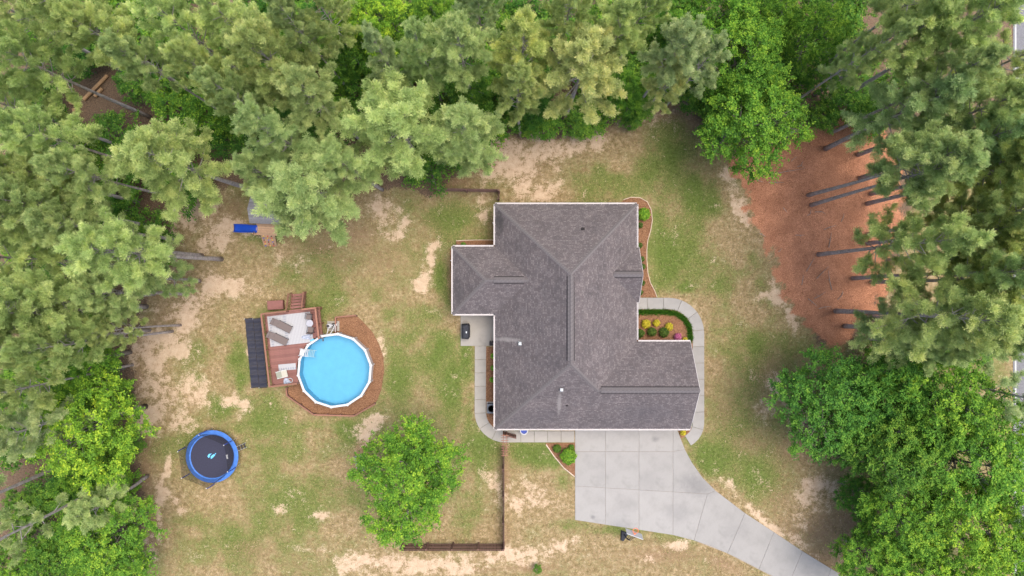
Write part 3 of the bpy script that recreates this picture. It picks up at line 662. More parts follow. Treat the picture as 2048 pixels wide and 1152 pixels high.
# gutters
def gutter(a, b, out):
    a = Vector((*a, ze)); b = Vector((*b, ze)); out = Vector((*out, 0)); d = (b - a).normalized(); L_ = (b - a).length
    A = a - HO; mb = MB(); W_, H_ = 0.12, 0.12
    prof = [(0.0, -0.005), (0.0, -H_), (W_, -H_), (W_, 0.02), (W_ - 0.02, 0.02), (W_ - 0.02, -H_ + 0.02), (0.012, -H_ + 0.02), (0.012, -0.005)]
    vs = [A + d * t + out * x + Vector((0, 0, z)) for t in (0, L_) for x, z in prof]; n = 8
    fs = [(i, (i + 1) % n, n + (i + 1) % n, n + i) for i in range(n)] + [tuple(range(n - 1, -1, -1)), tuple(range(n, 2 * n))]
    mb.add(vs, fs); g = mb.build('gutter', M_white, house)
    k = max(1, round(L_ / 0.68)); me = None
    for i in range(k):
        p = A + d * (L_ * (i + 0.5) / k)
        ang = math.atan2(out.y, out.x)
        if me is None: me = MB().box((0.02, 0, 0.03), (0.24, 0.03, 0.012)).mesh('gutter_hanger', M_white)
        link('gutter_hanger', me, None, g, p, (0, 0, ang))
gutter((We, Ne), (Ee, Ne), (0, 1)); gutter((We, Lt + .13), (We, Ne), (-1, 0)); gutter((Lw, Lt), (We - .13, Lt), (0, 1)); gutter((Lw, Lb), (Lw, Lt), (-1, 0))
gutter((Lw, Lb), (We - .13, Lb), (0, -1)); gutter((We, Se), (We, Lb - .13), (-1, 0)); gutter((We, Se), (Gx, Se), (0, -1)); gutter((Ee + .13, Gn), (Gx, Gn), (0, 1))
gutter((Ee, Gn + .13), (Ee, Pb_), (1, 0)); gutter((Ee, Pt_), (Ee, Ne), (1, 0))
for y0, y1, z0, z1, X in ((Gs, Gy, ze, zg, Gx), (Gn, Gy, ze, zg, Gx), (Pt_, Pyc, ze, zp, Pe), (Pb_, Pyc, ze, zp, Pe)):
    MB().bar(P3(X + .012, y0, z0 - .09), P3(X + .012, y1, z1 - .09), 0.03, 0.17).build('rake_board', M_white, house)
# walls
ins = 0.42
wp = [(We + ins, Ne - ins), (Ee - ins, Ne - ins), (Ee - ins, Gn - ins), (Gx - .3, Gn - ins), (Gx - .3, Se + ins), (We + ins, Se + ins), (We + ins, Lb + ins), (Lw + ins, Lb + ins), (Lw + ins, Lt - ins), (We + ins, Lt - ins)]
wp = [(x - HO.x, y - HO.y) for x, y in wp]
wall = MB().prism(wp, -0.1, ze - 0.10).build('wall', M_brick, house)
soff = [(x - HO.x, y - HO.y) for x, y in [(We + .02, Ne - .02), (Ee - .02, Ne - .02), (Ee - .02, Gn - .02), (Gx - .02, Gn - .02), (Gx - .02, Se + .02), (We + .02, Se + .02), (We + .02, Lb + .02), (Lw + .02, Lb + .02), (Lw + .02, Lt - .02), (We + .02, Lt - .02)]]
MB().prism(soff, ze - 0.17, ze - 0.145).build('soffit', M_white, house)
mb = MB(); mb.add([P3(Gx - .3, Gs + .3, ze - .14), P3(Gx - .3, Gn - .3, ze - .14), P3(Gx - .3, Gy, zg - .4), P3(Gx - .45, Gs + .3, ze - .14), P3(Gx - .45, Gn - .3, ze - .14), P3(Gx - .45, Gy, zg - .4)], [(0, 1, 2), (5, 4, 3), (0, 3, 4, 1), (1, 4, 5, 2), (2, 5, 3, 0)]); mb.build('gable', M_brick, house)
mb = MB(); mb.add([P3(Pe - .06, Pb_ + .1, ze - .14), P3(Pe - .06, Pt_ - .1, ze - .14), P3(Pe - .06, Pyc, zp - .2), P3(Pe - .3, Pb_ + .1, ze - .14), P3(Pe - .3, Pt_ - .1, ze - .14), P3(Pe - .3, Pyc, zp - .2)], [(0, 1, 2), (5, 4, 3), (0, 3, 4, 1), (1, 4, 5, 2), (2, 5, 3, 0)]); mb.build('gable', M_white, house)
for x0 in (6.6, 10.2):
    g = MB().box((x0 + 1.4 - HO.x, Se + ins - .02 - HO.y, 1.07), (2.8, 0.08, 2.14)).build('garage_door', M_garage, house)
    for k in range(4): MB().box((x0 + 1.4 - HO.x, Se + ins - .07 - HO.y, 0.3 + k * .52), (2.7, 0.03, 0.46), bev=0.01).build('door_panel', M_garage, g)
def window(x, y, ax, wd=1.1, hz=1.4, zc=1.6):
    d = (wd, 0.1, hz) if ax == 'x' else (0.1, wd, hz)
    w0 = MB().box((x - HO.x, y - HO.y, zc), d).build('window', M_white, house)
    d2 = (wd - .16, 0.12, hz - .16) if ax == 'x' else (0.12, wd - .16, hz - .16)
    MB().box((x - HO.x, y - HO.y, zc), d2).build('pane', M_glass, w0)
for x in (1, 4.6, 8.2): window(x, Ne - ins, 'x')
for y in (-4, -7.5, -10): window(We + ins, y, 'y')
for y in (5.6, -3.2): window(Ee - ins, y, 'y')
window(Lw + ins, .7, 'y', 1.8); window(2.0, Se + ins, 'x')
dr = MB().box((Ee - ins - HO.x, .2 - HO.y, 1.05), (0.1, 1.0, 2.1)).build('front_door', simple('door_paint', (0.16, 0.05, 0.04), 0.4), house)
MB().box((Ee - ins + .07 - HO.x, .55 - HO.y, 1.0), (0.06, 0.05, 0.14), bev=0.01).build('handle', M_galv, dr)
# downspout stubs
for x, y in ((Lw - .16, Lt - 1.2), (We - .16, Ne - 1.6)):
    MB().bar(P3(x, y, 0.05), P3(x, y, ze - .1), 0.09, 0.07).build('downspout', M_white, house)

# ------------------------------------------------------------------ tree generators
def tube_np(V, F, pts, rad, n=6):
    mb = MB(); mb.tube(pts, rad, n); b = len(V); V += mb.v; F += [tuple(i + b for i in f) for f in mb.f]
def rnd_unit(rng, n):
    v = rng.normal(size=(n, 3)); return v / np.linalg.norm(v, axis=1, keepdims=True)
def needles(rng, centers, axes, per, length, width, spread=0.75):
    n = len(centers)
    d = rnd_unit(rng, n * per).reshape(n, per, 3) * spread + axes[:, None, :]
    d /= np.linalg.norm(d, axis=2, keepdims=True) + 1e-9
    ln = rng.uniform(0.65, 1.15, (n, per, 1)) * length
    side = np.cross(d, np.array([0, 0, 1.0]) + .75 * rnd_unit(rng, n * per).reshape(n, per, 3)); side /= np.linalg.norm(side, axis=2, keepdims=True) + 1e-9
    c = centers[:, None, :] + rng.normal(scale=0.05, size=(n, per, 3))
    mid = c + d * ln * 0.55
    tris = np.stack([c + 0 * d, mid + side * width / 2 + d * ln * .45, mid - side * width / 2 + d * ln * .45], 2)
    return tris.reshape(-1, 3, 3)
def pine_variant(seed, H=21.0, Rc=3.7, cb=0.5, nb=46, per=24, sparse=1.0, tip=0.5):
    rng = np.random.default_rng(seed); V, F = [], []
    bend = rng.normal(scale=0.25, size=2)
    def tr(z): t = z / H; return np.array([bend[0] * math.sin(t * 2.6), bend[1] * math.sin(t * 2.1 + .3) - bend[1] * math.sin(.3), z])
    zs = np.linspace(-0.15, H * 0.985, 14)
    rr = [0.235 * (1 - 0.86 * (z / H)) + (0.03 if z < 0.2 else 0) for z in zs]
    tube_np(V, F, [tr(max(z, 0)) + np.array([0, 0, min(z, 0)]) for z in zs], rr, 10)
    cen, axs, tnt = [], [], []
    for i in range(nb):
        t = (i + rng.uniform(0, 1)) / nb; z = H * (cb + (0.985 - cb) * t)
        prof = (1 - t) ** 0.62 * (0.72 + 0.28 * min(1, t / 0.25)) + 0.10
        Lb_ = Rc * prof * rng.uniform(0.62, 1.15); az = i * 2.399 + rng.uniform(-.5, .5); el = R(8 + 48 * t ** 1.5) + rng.normal(scale=.12)
        d = np.array([math.cos(az) * math.cos(el), math.sin(az) * math.cos(el), math.sin(el)])
        p0 = tr(z); sag = rng.uniform(-.05, .10)
        def bp(s): return p0 + d * Lb_ * s + np.array([0, 0, -sag * Lb_ * s * (1 - s) * 2 + 0.12 * Lb_ * s * s])
        tube_np(V, F, [bp(s) for s in (0, .35, .7, 1)], [0.055 * (1 - .5 * t), .042 * (1 - .5 * t), .028, .012], 5)
        ns = max(2, int(round((3 + Lb_ * 1.7) * sparse)))
        for k in range(ns):
            s = 0.38 + 0.62 * (k + rng.uniform(0, 1)) / ns; q = bp(s)
            sa = az + (1 if k % 2 else -1) * rng.uniform(.35, 1.2) * (1.15 - s * .5); l2 = rng.uniform(.35, .8) * (0.55 + .25 * Lb_ / Rc)
            e2 = el + rng.uniform(-.1, .45); d2 = np.array([math.cos(sa) * math.cos(e2), math.sin(sa) * math.cos(e2), math.sin(e2)])
            tube_np(V, F, [q, q + d2 * l2], [.022, .008], 3)
            tt = rng.uniform(.05, .80)
            for m in range(11):
                u = 0.30 + 0.70 * m / 10
                cen.append(q + d2 * l2 * u + rng.normal(scale=.125, size=3)); axs.append(d2 * .5 + np.array([0, 0, .55])); tnt.append(tt + rng.uniform(-.2, .2) + (.3 if m == 10 else 0))
        cen.append(bp(1.0)); axs.append(d * .6 + np.array([0, 0, .4])); tnt.append(.7)
        cen.append(bp(.9)); axs.append(d * .3 + np.array([0, 0, .6])); tnt.append(.5)
    for m in range(6): cen.append(tr(H * (.93 + .012 * m)) + rng.normal(scale=.12, size=3)); axs.append(np.array([0, 0, .9])); tnt.append(.6)
    cen = np.array(cen); axs = np.array(axs)
    tris = needles(rng, cen, axs, per, 0.27, 0.034, 0.85)
    tint = np.clip(np.repeat(np.array(tnt), per) + rng.normal(scale=.12, size=len(tris)), 0, 1)
    tm = bpy.data.meshes.new('pine_trunk'); tm.from_pydata([tuple(v) for v in V], [], F); tm.materials.append(M_bark)
    tm.polygons.foreach_set('use_smooth', [True] * len(tm.polygons))
    return dict(trunk=tm, crown=soup('pine_crown', tris, tint, M_pine), H=H, R=Rc, hc=H * (cb + (1 - cb) * .46))
def leaf_tris(rng, cen, nrm_, size):
    n = len(cen)
    a = np.cross(nrm_, rnd_unit(rng, n)); a /= np.linalg.norm(a, axis=1, keepdims=True) + 1e-9
    b = np.cross(nrm_, a); s = size[:, None]
    p0 = cen - a * s * .5; p2 = cen + a * s * .5; p1 = cen + b * s * .34 ; p3 = cen - b * s * .34
    up = nrm_ * s * 0.10
    return np.concatenate([np.stack([p0, p1 + up, p2], 1), np.stack([p0, p2, p3 + up], 1)], 0)
def broad_variant(seed, H=11.0, Rc=4.2, cb=0.28, ncl=130, per=190, lsize=0.155, mat=None, lean=(0, 0), lobes=None, nlimb=9, bark=None, flat=0.75):
    rng = np.random.default_rng(seed); V, F = [], []
    mat = mat or M_leaf
    zc = H * (cb + (1 - cb) * .5); hz = H * (1 - cb) * .5
    th = H * min(.62, cb + .3)
    tp = [np.array([lean[0] * t, lean[1] * t, H * .62 * t]) + (rng.normal(scale=.08, size=3) * np.array([1, 1, 0]) if 0 < t else 0) for t in np.linspace(0, 1, 6)]
    tp[0][2] = -0.12
    tube_np(V, F, tp, [.030 * H * .9, .024 * H * .9, .020 * H * .9, .016 * H * .9, .012 * H * .9, .008 * H * .9], 8)
    lob = lobes or [(0, 0, 1.0)]
    # clumps: distributed on an irregular dome
    cl = []
    k = 0
    while len(cl) < ncl:
        k += 1
        lx, ly, lr = lob[rng.integers(len(lob))]
        th_ = rng.uniform(0, 2 * math.pi); r_ = math.sqrt(rng.uniform(0, 1)); 
        zz = math.sqrt(max(0, 1 - r_ * r_)) * rng.choice([1, 1, 1, .55, .2, -.35])
        w_ = 0.82 + 0.30 * math.sin(th_ * 3 + seed) * math.sin(th_ * 2 + seed * 1.7) + rng.uniform(-.10, .12)
        p = np.array([(lx + lr * r_ * math.cos(th_) * w_) * Rc, (ly + lr * r_ * math.sin(th_) * w_) * Rc, zc + zz * hz * (lr ** .6) * rng.uniform(.8, 1.05)])
        if any(np.linalg.norm((p - q) * np.array([1, 1, .8])) < 0.62 * (Rc / 4.2) for q in cl) and k < 4000: continue
        cl.append(p)
    cl = np.array(cl)
    # limbs toward clumps
    for i in range(nlimb):
        tgt = cl[int(i * len(cl) / nlimb)]; s = rng.uniform(.35, .95); st_ = tp[0] * (1 - s) + tp[-1] * s
        m1 = st_ * .5 + tgt * .5 + np.array([0, 0, .25])
        tube_np(V, F, [st_, m1, tgt], [.008 * H, .005 * H, .002 * H], 5)
        near = np.argsort(np.linalg.norm(cl - tgt, axis=1))[1:7]
        for j in near: tube_np(V, F, [m1 * .5 + tgt * .5, cl[j]], [.003 * H, .0012 * H], 4)
    cr = rng.uniform(.34, .72, len(cl)) * (Rc / 4.2) ** .5
    n = ncl * per; ci = np.repeat(np.arange(ncl), per)
    ntw = 9; nt_ = ncl * ntw; tci = np.repeat(np.arange(ncl), ntw)
    td = rnd_unit(rng, nt_); td[:, 2] = np.abs(td[:, 2]) * .75 - .12
    outw = cl[tci] - np.array([0, 0, zc]); outw /= np.linalg.norm(outw, axis=1, keepdims=True) + 1e-6
    td = td + outw * .55; td /= np.linalg.norm(td, axis=1, keepdims=True)
    tl = cr[tci] * rng.uniform(.9, 1.9, nt_)
    li = (np.arange(n) * nt_) // n; ci = tci[li]
    u_ = rng.uniform(.15, 1.0, n) ** .8
    jit = rng.normal(size=(n, 3)) * (lsize * .62) * np.array([1, 1, .55])
    cen = cl[ci] + td[li] * (tl[li] * u_)[:, None] + jit - np.array([0, 0, 1]) * (0.16 * tl[li] * u_ * u_)[:, None]
    nn = np.array([0, 0, .85]) + td[li] * .35 + rng.normal(scale=.40, size=(n, 3)); nn /= np.linalg.norm(nn, axis=1, keepdims=True)
    size = lsize * rng.uniform(.6, 1.3, n)
    tris = leaf_tris(rng, cen, nn, size)
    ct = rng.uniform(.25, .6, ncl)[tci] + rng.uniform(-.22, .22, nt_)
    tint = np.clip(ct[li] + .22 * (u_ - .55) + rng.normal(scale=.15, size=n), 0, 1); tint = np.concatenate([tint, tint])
    tm = bpy.data.meshes.new('tree_trunk'); tm.from_pydata([tuple(v) for v in V], [], F); tm.materials.append(bark or M_bark2)
    tm.polygons.foreach_set('use_smooth', [True] * len(tm.polygons))
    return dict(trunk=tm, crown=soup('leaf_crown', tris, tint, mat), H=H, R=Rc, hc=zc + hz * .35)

PINES = [pine_variant(11), pine_variant(12, Rc=3.9, cb=.52, nb=48), pine_variant(13, Rc=3.4, cb=.46, nb=42), pine_variant(14, Rc=4.1, cb=.55, nb=48, per=24), pine_variant(15, Rc=3.5, cb=.5, nb=38, sparse=.8), pine_variant(16, Rc=3.3, cb=.42, nb=46, sparse=.85), pine_variant(17, H=22, Rc=3.6, cb=.62, nb=44), pine_variant(18, H=22, Rc=3.4, cb=.60, nb=40)]
SPARSE = [pine_variant(21, H=17, Rc=3.1, cb=.38, nb=26, sparse=.6), pine_variant(22, H=18, Rc=2.9, cb=.42, nb=24, sparse=.62)]
BROAD = [broad_variant(31), broad_variant(32, ncl=140, Rc=4.4, per=185), broad_variant(33, ncl=120, H=12, Rc=4.0), broad_variant(34, H=10.5, ncl=140, Rc=4.3)]
BUSH = [broad_variant(41, H=4.2, Rc=2.0, cb=.1, ncl=60, per=75, lsize=.17, nlimb=6), broad_variant(42, H=3.6, Rc=2.1, cb=.08, ncl=64, per=70, lsize=.16, nlimb=6), broad_variant(43, H=5.0, Rc=2.0, cb=.15, ncl=60, per=80, lsize=.18, nlimb=6)]

TREES = []   # for labels
TONES = {'light': ((1.12, 1.10, 0.98), 'pale yellow-green'), 'mid': ((1.0, 1.02, 0.97), 'mid-green'), 'blue': ((0.98, 1.04, 1.08), 'blue-green'), 'grey': ((1.06, 1.06, 1.18), 'greyish green'),
         'tan': ((1.16, 1.05, 1.0), 'olive-tan'), 'gold': ((1.14, 1.08, 0.85), 'golden green'), 'dark': ((0.82, 0.90, 0.80), 'dark green'),
         'bright': ((1.15, 1.15, 0.9), 'bright green'), 'lime': ((1.6, 1.42, 0.95), 'lime-green'), 'deep': ((0.62, 0.80, 0.80), 'deep green')}
rs = random.Random(5)
def plant(kind, name, var, x, y, sxy, sz, tone, noun, cat, group, app):
    v = var
    r = root(name, (x, y, 0), rs.uniform(0, 6.28)); r.scale = (sxy, sxy, sz)
    link('trunk', v['trunk'], None, r)
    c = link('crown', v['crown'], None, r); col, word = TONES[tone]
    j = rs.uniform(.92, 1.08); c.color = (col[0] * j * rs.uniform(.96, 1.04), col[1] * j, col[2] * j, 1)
    tag(r, None, cat, group); TREES.append((r, word, noun, app)); return r
def tree_at(kind, cx, cy, rpx, tone, H=None, var=None, base=None):
    """cx,cy: where the crown's middle shows in the photograph; base: trunk foot if seen"""
    lib = {'P': PINES, 'S': SPARSE, 'D': BROAD, 'B': BUSH}[kind]
    v = lib[var if var is not None else rs.randrange(len(lib))]
    H = H or {'P': rs.uniform(19, 22), 'S': rs.uniform(15, 18), 'D': rs.uniform(10, 12.5), 'B': rs.uniform(3, 4.6)}[kind]
    sz = H / v['H']; hc = v['hc'] * sz
    if base: x, y = G(base[0], base[1], 0); cx, cy = PX(x, y, hc)
    else: x, y = G(cx, cy, hc)
    rm = rpx * (CAM_H - hc) / FPX
    sxy = rm / v['R']
    if kind in 'PS': nm, noun, cat, g = 'pine_tree', 'tall pine' if kind == 'P' else 'sparse pine', 'pine tree', 'pines round the yard'
    elif kind == 'D': nm, noun, cat, g = 'broadleaf_tree', 'broadleaf tree', 'tree', 'broadleaf trees round the yard'
    else: nm, noun, cat, g = 'understory_bush', 'understory bush', 'bush', 'bushes under the trees'
    plant(kind, nm, v, x, y, sxy, sz, tone, noun, cat, g, (cx, cy))
TL = [
 # upper-left pines
 ('P', 30, 20, 85, 'light'), ('P', 150, 40, 85, 'light'), ('P', 60, 120, 80, 'light'), ('P', 200, 70, 66, 'light'), ('P', 375, 55, 85, 'light'), ('P', 285, 130, 55, 'mid'), ('P', 20, 210, 75, 'light'), 
 ('P', 100, 275, 75, 'light'), ('P', 350, 320, 112, 'light', 19, 3), ('P', 40, 350, 80, 'light'), ('P', 170, 345, 65, 'mid'), ('P', 470, 60, 72, 'light'), ('P', 420, 150, 60, 'light'), 
 ('P', 545, 125, 92, 'light', 20, 1), ('P', 625, 185, 78, 'mid'), ('P', 600, 60, 55, 'mid'), ('P', 620, 386, 140, 'mid', 17, 3), ('P', 800, 265, 128, 'light', 18, 1), ('P', 925, 255, 85, 'mid', 17), ('P', 770, 120, 46, 'grey', 19), ('P', 845, 105, 56, 'mid'),
 ('P', 925, 95, 78, 'mid'), ('P', 670, 35, 58, 'light', 20, None, (735, 155)), ('P', 560, 270, 75, 'mid'), ('P', 480, 200, 55, 'mid'), ('P', 1045, 105, 76, 'gold'), ('P', 1160, 135, 104, 'tan', 19, 1), ('P', 1045, 190, 58, 'light', 18), ('P', 1240, 60, 66, 'light'),
 ('P', 1345, 105, 70, 'grey'), ('P', 1325, 170, 52, 'tan', 16), ('P', 1290, 20, 55, 'light'), ('P', 960, 15, 55, 'grey'), ('P', 1400, 130, 50, 'grey', 17), ('P', 1140, 20, 60, 'light'), ('P', 700, 330, 70, 'mid', 17), ('P', 535, 350, 60, 'mid', 17),
 # right side
 ('P', 1735, 45, 80, 'light', 24, 6, (1600, 165)), ('P', 0, 0, 60, 'light', 23, 7, (1528, 60)), ('P', 1830, 60, 90, 'light'), ('P', 1940, 50, 95, 'light'), ('P', 2030, 120, 80, 'light'), ('P', 1720, 120, 50, 'mid'), ('P', 0, 0, 88, 'blue', 19, 5, (1652, 297)), ('P', 1900, 150, 75, 'mid'), ('P', 1960, 215, 90, 'light'),
 ('P', 1930, 290, 85, 'blue'), ('P', 1960, 330, 90, 'gold'), ('P', 2030, 290, 60, 'grey'),
 ('P', 0, 0, 88, 'mid', 22, 6, (1617, 390)), ('P', 0, 0, 80, 'mid', 22, 7, (1623, 410)), ('P', 0, 0, 92, 'gold', 22, 6, (1735, 407)), ('P', 0, 0, 80, 'light', 21, 5, (1637, 509)), ('P', 0, 0, 105, 'light', 22, 0, (1672, 622)), ('P', 0, 0, 78, 'mid', 14, 5, (1690, 652)), ('P', 1945, 460, 90, 'gold'), ('P', 1990, 430, 80, 'mid'),
 ('P', 1935, 550, 85, 'mid'), ('P', 1985, 560, 95, 'gold', 21, 1), ('P', 1960, 650, 85, 'mid'), ('P', 1990, 660, 75, 'light'), ('P', 2035, 500, 60, 'mid'), ('S', 2020, 790, 65, 'grey', 17), ('P', 1880, 700, 60, 'mid', 15),
 # left side
 ('P', 60, 430, 85, 'light'), ('P', 25, 520, 80, 'light'), ('P', 0, 0, 92, 'light', 21, 6, (443, 518)), ('P', 150, 450, 70, 'mid', 19), ('P', 0, 0, 95, 'light', 21, 7, (292, 613)), ('P', 0, 0, 78, 'mid', 20, 7, (312, 455)), ('P', 80, 590, 80, 'light'), ('P', 45, 690, 85, 'light'), ('P', 215, 590, 70, 'mid', 15), ('S', 290, 500, 70, 'mid', 14), ('S', 330, 560, 50, 'dark', 9), ('P', 130, 690, 60, 'light'), ('P', 230, 665, 45, 'light', 14),
 ('P', 60, 860, 65, 'grey', 18), ('P', 15, 780, 60, 'light'), ('P', 190, 1005, 62, 'mid', 11), ('D', 20, 1130, 60, 'bright', 7), ('S', -120, 985, 60, 'mid', 21, None, (135, 925)), ('S', -100, 1085, 60, 'mid', 21, None, (238, 955)), ('P', -10, 330, 60, 'light'),
 # broadleaf
 ('D', 175, 850, 118, 'lime', 11, 1), ('D', 165, 720, 68, 'bright', 9), ('D', 140, 975, 46, 'bright', 6), ('D', 200, 1080, 100, 'bright', 9, 0), ('D', 100, 1135, 70, 'mid', 7), ('D', 20, 850, 70, 'mid', 8), ('D', 40, 1020, 50, 'mid', 4), ('D', 60, 770, 70, 'mid', 7), ('D', 250, 1150, 50, 'bright', 6),
 ('D', 735, 35, 82, 'lime', 12, 2), ('D', 690, 105, 66, 'mid', 9), ('D', 600, 250, 60, 'deep', 7), ('D', 880, 30, 55, 'bright', 10), ('D', 850, 50, 40, 'mid', 8), ('D', 1490, 110, 92, 'bright', 12, 0), ('D', 1500, 235, 112, 'bright', 11, 1), ('D', 1630, 60, 62, 'bright', 12), ('D', 1440, 25, 80, 'bright', 12), ('D', 1245, 185, 48, 'bright', 7), ('D', 1280, 215, 36, 'mid', 5), ('D', 1540, 30, 60, 'bright', 10), ('D', 940, 170, 40, 'mid', 7), ('D', 1070, 215, 44, 'deep', 6), ('D', 1660, 130, 50, 'mid', 7), ('D', 1340, 30, 55, 'mid', 9),
 ('D', 1670, 800, 112, 'deep', 10, 1), ('D', 1790, 770, 85, 'deep', 10), ('D', 1900, 800, 110, 'bright', 12, 0), ('D', 1790, 910, 100, 'mid', 11, 3), ('D', 1950, 930, 115, 'bright', 12, 2), ('D', 1710, 880, 80, 'deep', 8), ('D', 1810, 1030, 90, 'bright', 10, 0), ('D', 1930, 1070, 110, 'lime', 11, 1), ('D', 2030, 1010, 70, 'bright', 11), ('D', 2020, 1130, 90, 'lime', 10), ('D', 1760, 1130, 80, 'bright', 8), ('D', 1850, 860, 70, 'deep', 9), ('D', 1720, 990, 45, 'deep', 5), ('D', 1850, 1150, 80, 'lime', 9), ('D', 2010, 870, 70, 'bright', 10),
]
for t in TL:
    t = list(t) + [None] * (8 - len(t))
    tree_at(t[0], t[1], t[2], t[3], t[4], t[5], t[6], t[7])
# the yard tree: its own crown
v = broad_variant(77, H=12.5, Rc=4.5, cb=.2, ncl=200, per=190, lsize=.15, lobes=[(0, 0.18, .88), (.1, .12, .8), (-.35, .1, .6), (.42, .18, .55), (-.25, -.72, .48), (.1, -.45, .5), (.05, .62, .45), (0, .1, .8)], nlimb=16)
x, y = G(826, 948, 7.6)
r = root('yard_tree', (x, y, 0)); link('trunk', v['trunk'], None, r); c = link('crown', v['crown'], None, r); c.color = (1.25, 1.22, .9, 1)
tag(r, 'single bright green leafy tree on the lawn by the south fence', 'tree')
# undergrowth
rr = random.Random(9); used = []
lawn_sd = lambda a, b: float(poly_sd(np.array([a], float), np.array([b], float), LAWN)[0])
straw_sd = lambda a, b: float(poly_sd(np.array([a], float), np.array([b], float), STRAW)[0])
tries = 0
while len(used) < 150 and tries < 9000:
    tries += 1
    px_, py_ = rr.uniform(40, 1780), rr.uniform(-10, 1130)
    if lawn_sd(px_, py_) > -26 or straw_sd(px_, py_) > -30: continue
    if (100 < px_ < 235 and 130 < py_ < 260): continue
    if any(math.hypot(px_ - a, py_ - b) < 40 for a, b in used): continue
    used.append((px_, py_))
    H_ = rr.uniform(2.2, 5.2)
    tree_at('B', px_, py_, rr.uniform(34, 56), rr.choice(['mid', 'mid', 'bright', 'deep', 'dark', 'bright']), H_)
for px_, py_, r_, H_ in ((1690, 205, 42, 4), (1650, 225, 34, 3), (1745, 235, 40, 3), (1800, 175, 40, 4), (1770, 715, 40, 3), (1840, 720, 40, 3.5), (1880, 260, 34, 2.5), (1960, 700, 40, 3), (1850, 1090, 45, 4), (1075, 1138, 9, 1.0), (1740, 1060, 30, 2.5), (268, 890, 20, 1.5), (1265, 240, 22, 2), (1160, 255, 26, 2.5), (1060, 245, 28, 2.5), (985, 240, 26, 3)):
    tree_at('B', px_, py_, r_, 'mid', H_)

# ------------------------------------------------------------------ garden shrubs
def shrub_mesh(seed, R0, H0, n, ls, mat, ball=True):
    rng = np.random.default_rng(seed)
    d = rnd_unit(rng, n); d[:, 2] = np.abs(d[:, 2]) * 1.0 - .15
    bump = 1 + .13 * np.sin(d[:, 0] * 7 + seed) * np.sin(d[:, 1] * 6 + 1) + rng.uniform(-.08, .05, n)
    cen = d * np.array([R0, R0, H0 * .55]) * bump[:, None] * rng.uniform(.7, 1.0, (n, 1)) + np.array([0, 0, H0 * .42])
    nn = d + rng.normal(scale=.45, size=(n, 3)) + np.array([0, 0, .4]); nn /= np.linalg.norm(nn, axis=1, keepdims=True)
    t = leaf_tris(rng, cen, nn, ls * rng.uniform(.6, 1.3, n)); tint = np.clip(rng.normal(.5, .25, n), 0, 1)
    return soup('shrub_foliage', t, np.concatenate([tint, tint]), mat)
def shrub(px, py, rpx, H0, mat, label, name='round_shrub', cat='shrub', color=(1, 1, 1), group=None, n=1500, ls=.09, seed=None):
    x, y = G(px, py, H0 * .6); R0 = rpx * .0447
    r = root(name, (x, y, 0), 0, label, cat, group)
    mb = MB()
    for k in range(5):
        a = k * 1.256; mb.tube([(0, 0, -.04), (math.cos(a) * R0 * .3, math.sin(a) * R0 * .3, H0 * .35), (math.cos(a) * R0 * .6, math.sin(a) * R0 * .6, H0 * .65)], [.025, .016, .006], 5)
    mb.build('stem', M_bark2, r)
    c = link('foliage', shrub_mesh(seed or int(px * 7 + py), R0, H0, n, ls, mat), None, r); c.color = (*color, 1)
SG = 'shrubs in the front bed'
shrub(1288, 428, 13.5, 1.3, M_leaf, 'bright green round bush at the north-east corner of the house', color=(1.5, 1.4, 1), n=2200, ls=.10)
shrub(1137, 914, 17, 1.4, M_leaf, 'large bright green round bush beside the driveway', color=(1.3, 1.25, 1), n=2800, ls=.11)
shrub(1114, 898, 9, .7, M_shrub, 'small dark green shrub in the triangular bed', color=(1.2, 1.3, 1), n=900)
shrub(1143, 895, 6, .6, M_shrub, 'small green shrub between walk and large round bush', color=(1.3, 1.5, 1), n=500)
shrub(1293, 648, 9.5, .8, M_flower_y, 'largest and leftmost yellow bush in the front bed', 'yellow_shrub', group=SG, ls=.085, n=1100)
shrub(1313.5, 646.5, 7.5, .7, M_flower_y, 'middle yellow bush in the front bed', 'yellow_shrub', group=SG, ls=.085, n=800)
shrub(1339, 653.5, 8.5, .7, M_flower_y, 'rightmost of the three yellow bushes in the front bed', 'yellow_shrub', group=SG, ls=.085, n=800)
shrub(1281, 667, 9, .9, M_shrub, 'dark green round bush in the front bed against the wall', group=SG)
shrub(1305, 664, 9.5, .9, M_shrub, 'middle of the three dark green round bushes in the front bed', group=SG)
shrub(1329, 665, 10.5, .9, M_shrub, 'rightmost and largest dark green round bush in the front bed', group=SG)
shrub(1356, 674, 8, .7, M_flower_p, 'pink flowering azalea at the garage end of the front bed', 'azalea', n=900, ls=.09)
shrub(1371, 679, 4.5, .5, M_flower_y, 'little yellow shrub at the tip of the front bed', 'yellow_shrub', n=300)
shrub(1367, 866, 6, .6, M_flower_y, 'yellow shrub at the garage corner', 'yellow_shrub', n=500)
for px_, py_, lb in ((1281, 450, 'dark shrub just south of the bright bush on the east wall'), (1280, 491, 'dark shrub by the corner where the porch gable starts'), (1284, 518, 'dark shrub on the east wall north of the porch ridge'), (1286, 533, 'dark shrub under the porch ridge'), (1285, 566, 'dark shrub south of the porch ridge'), (1281, 585, 'dark shrub beside the front walk entry')):
    shrub(px_, py_, 6.0, .8, M_shrub, lb, group='dark shrubs along the east wall', n=500)
for px_, py_, lb in ((986, 712, 'small leafy plant nearest the patio on the west wall'), (986, 736, 'small leafy plant in the middle of the west wall bed'), (984, 760, 'light green leafy plant lowest in the west wall bed')):
    shrub(px_, py_, 5, .5, M_leaf, lb, 'leafy_plant', 'plant', (1.2, 1.3, 1), 'plants on the west wall', n=160, ls=.16)
shrub(927, 489, 5, .5, M_leaf, 'small green plant in the mulch north of the west wing', 'leafy_plant', 'plant', n=200, ls=.12)
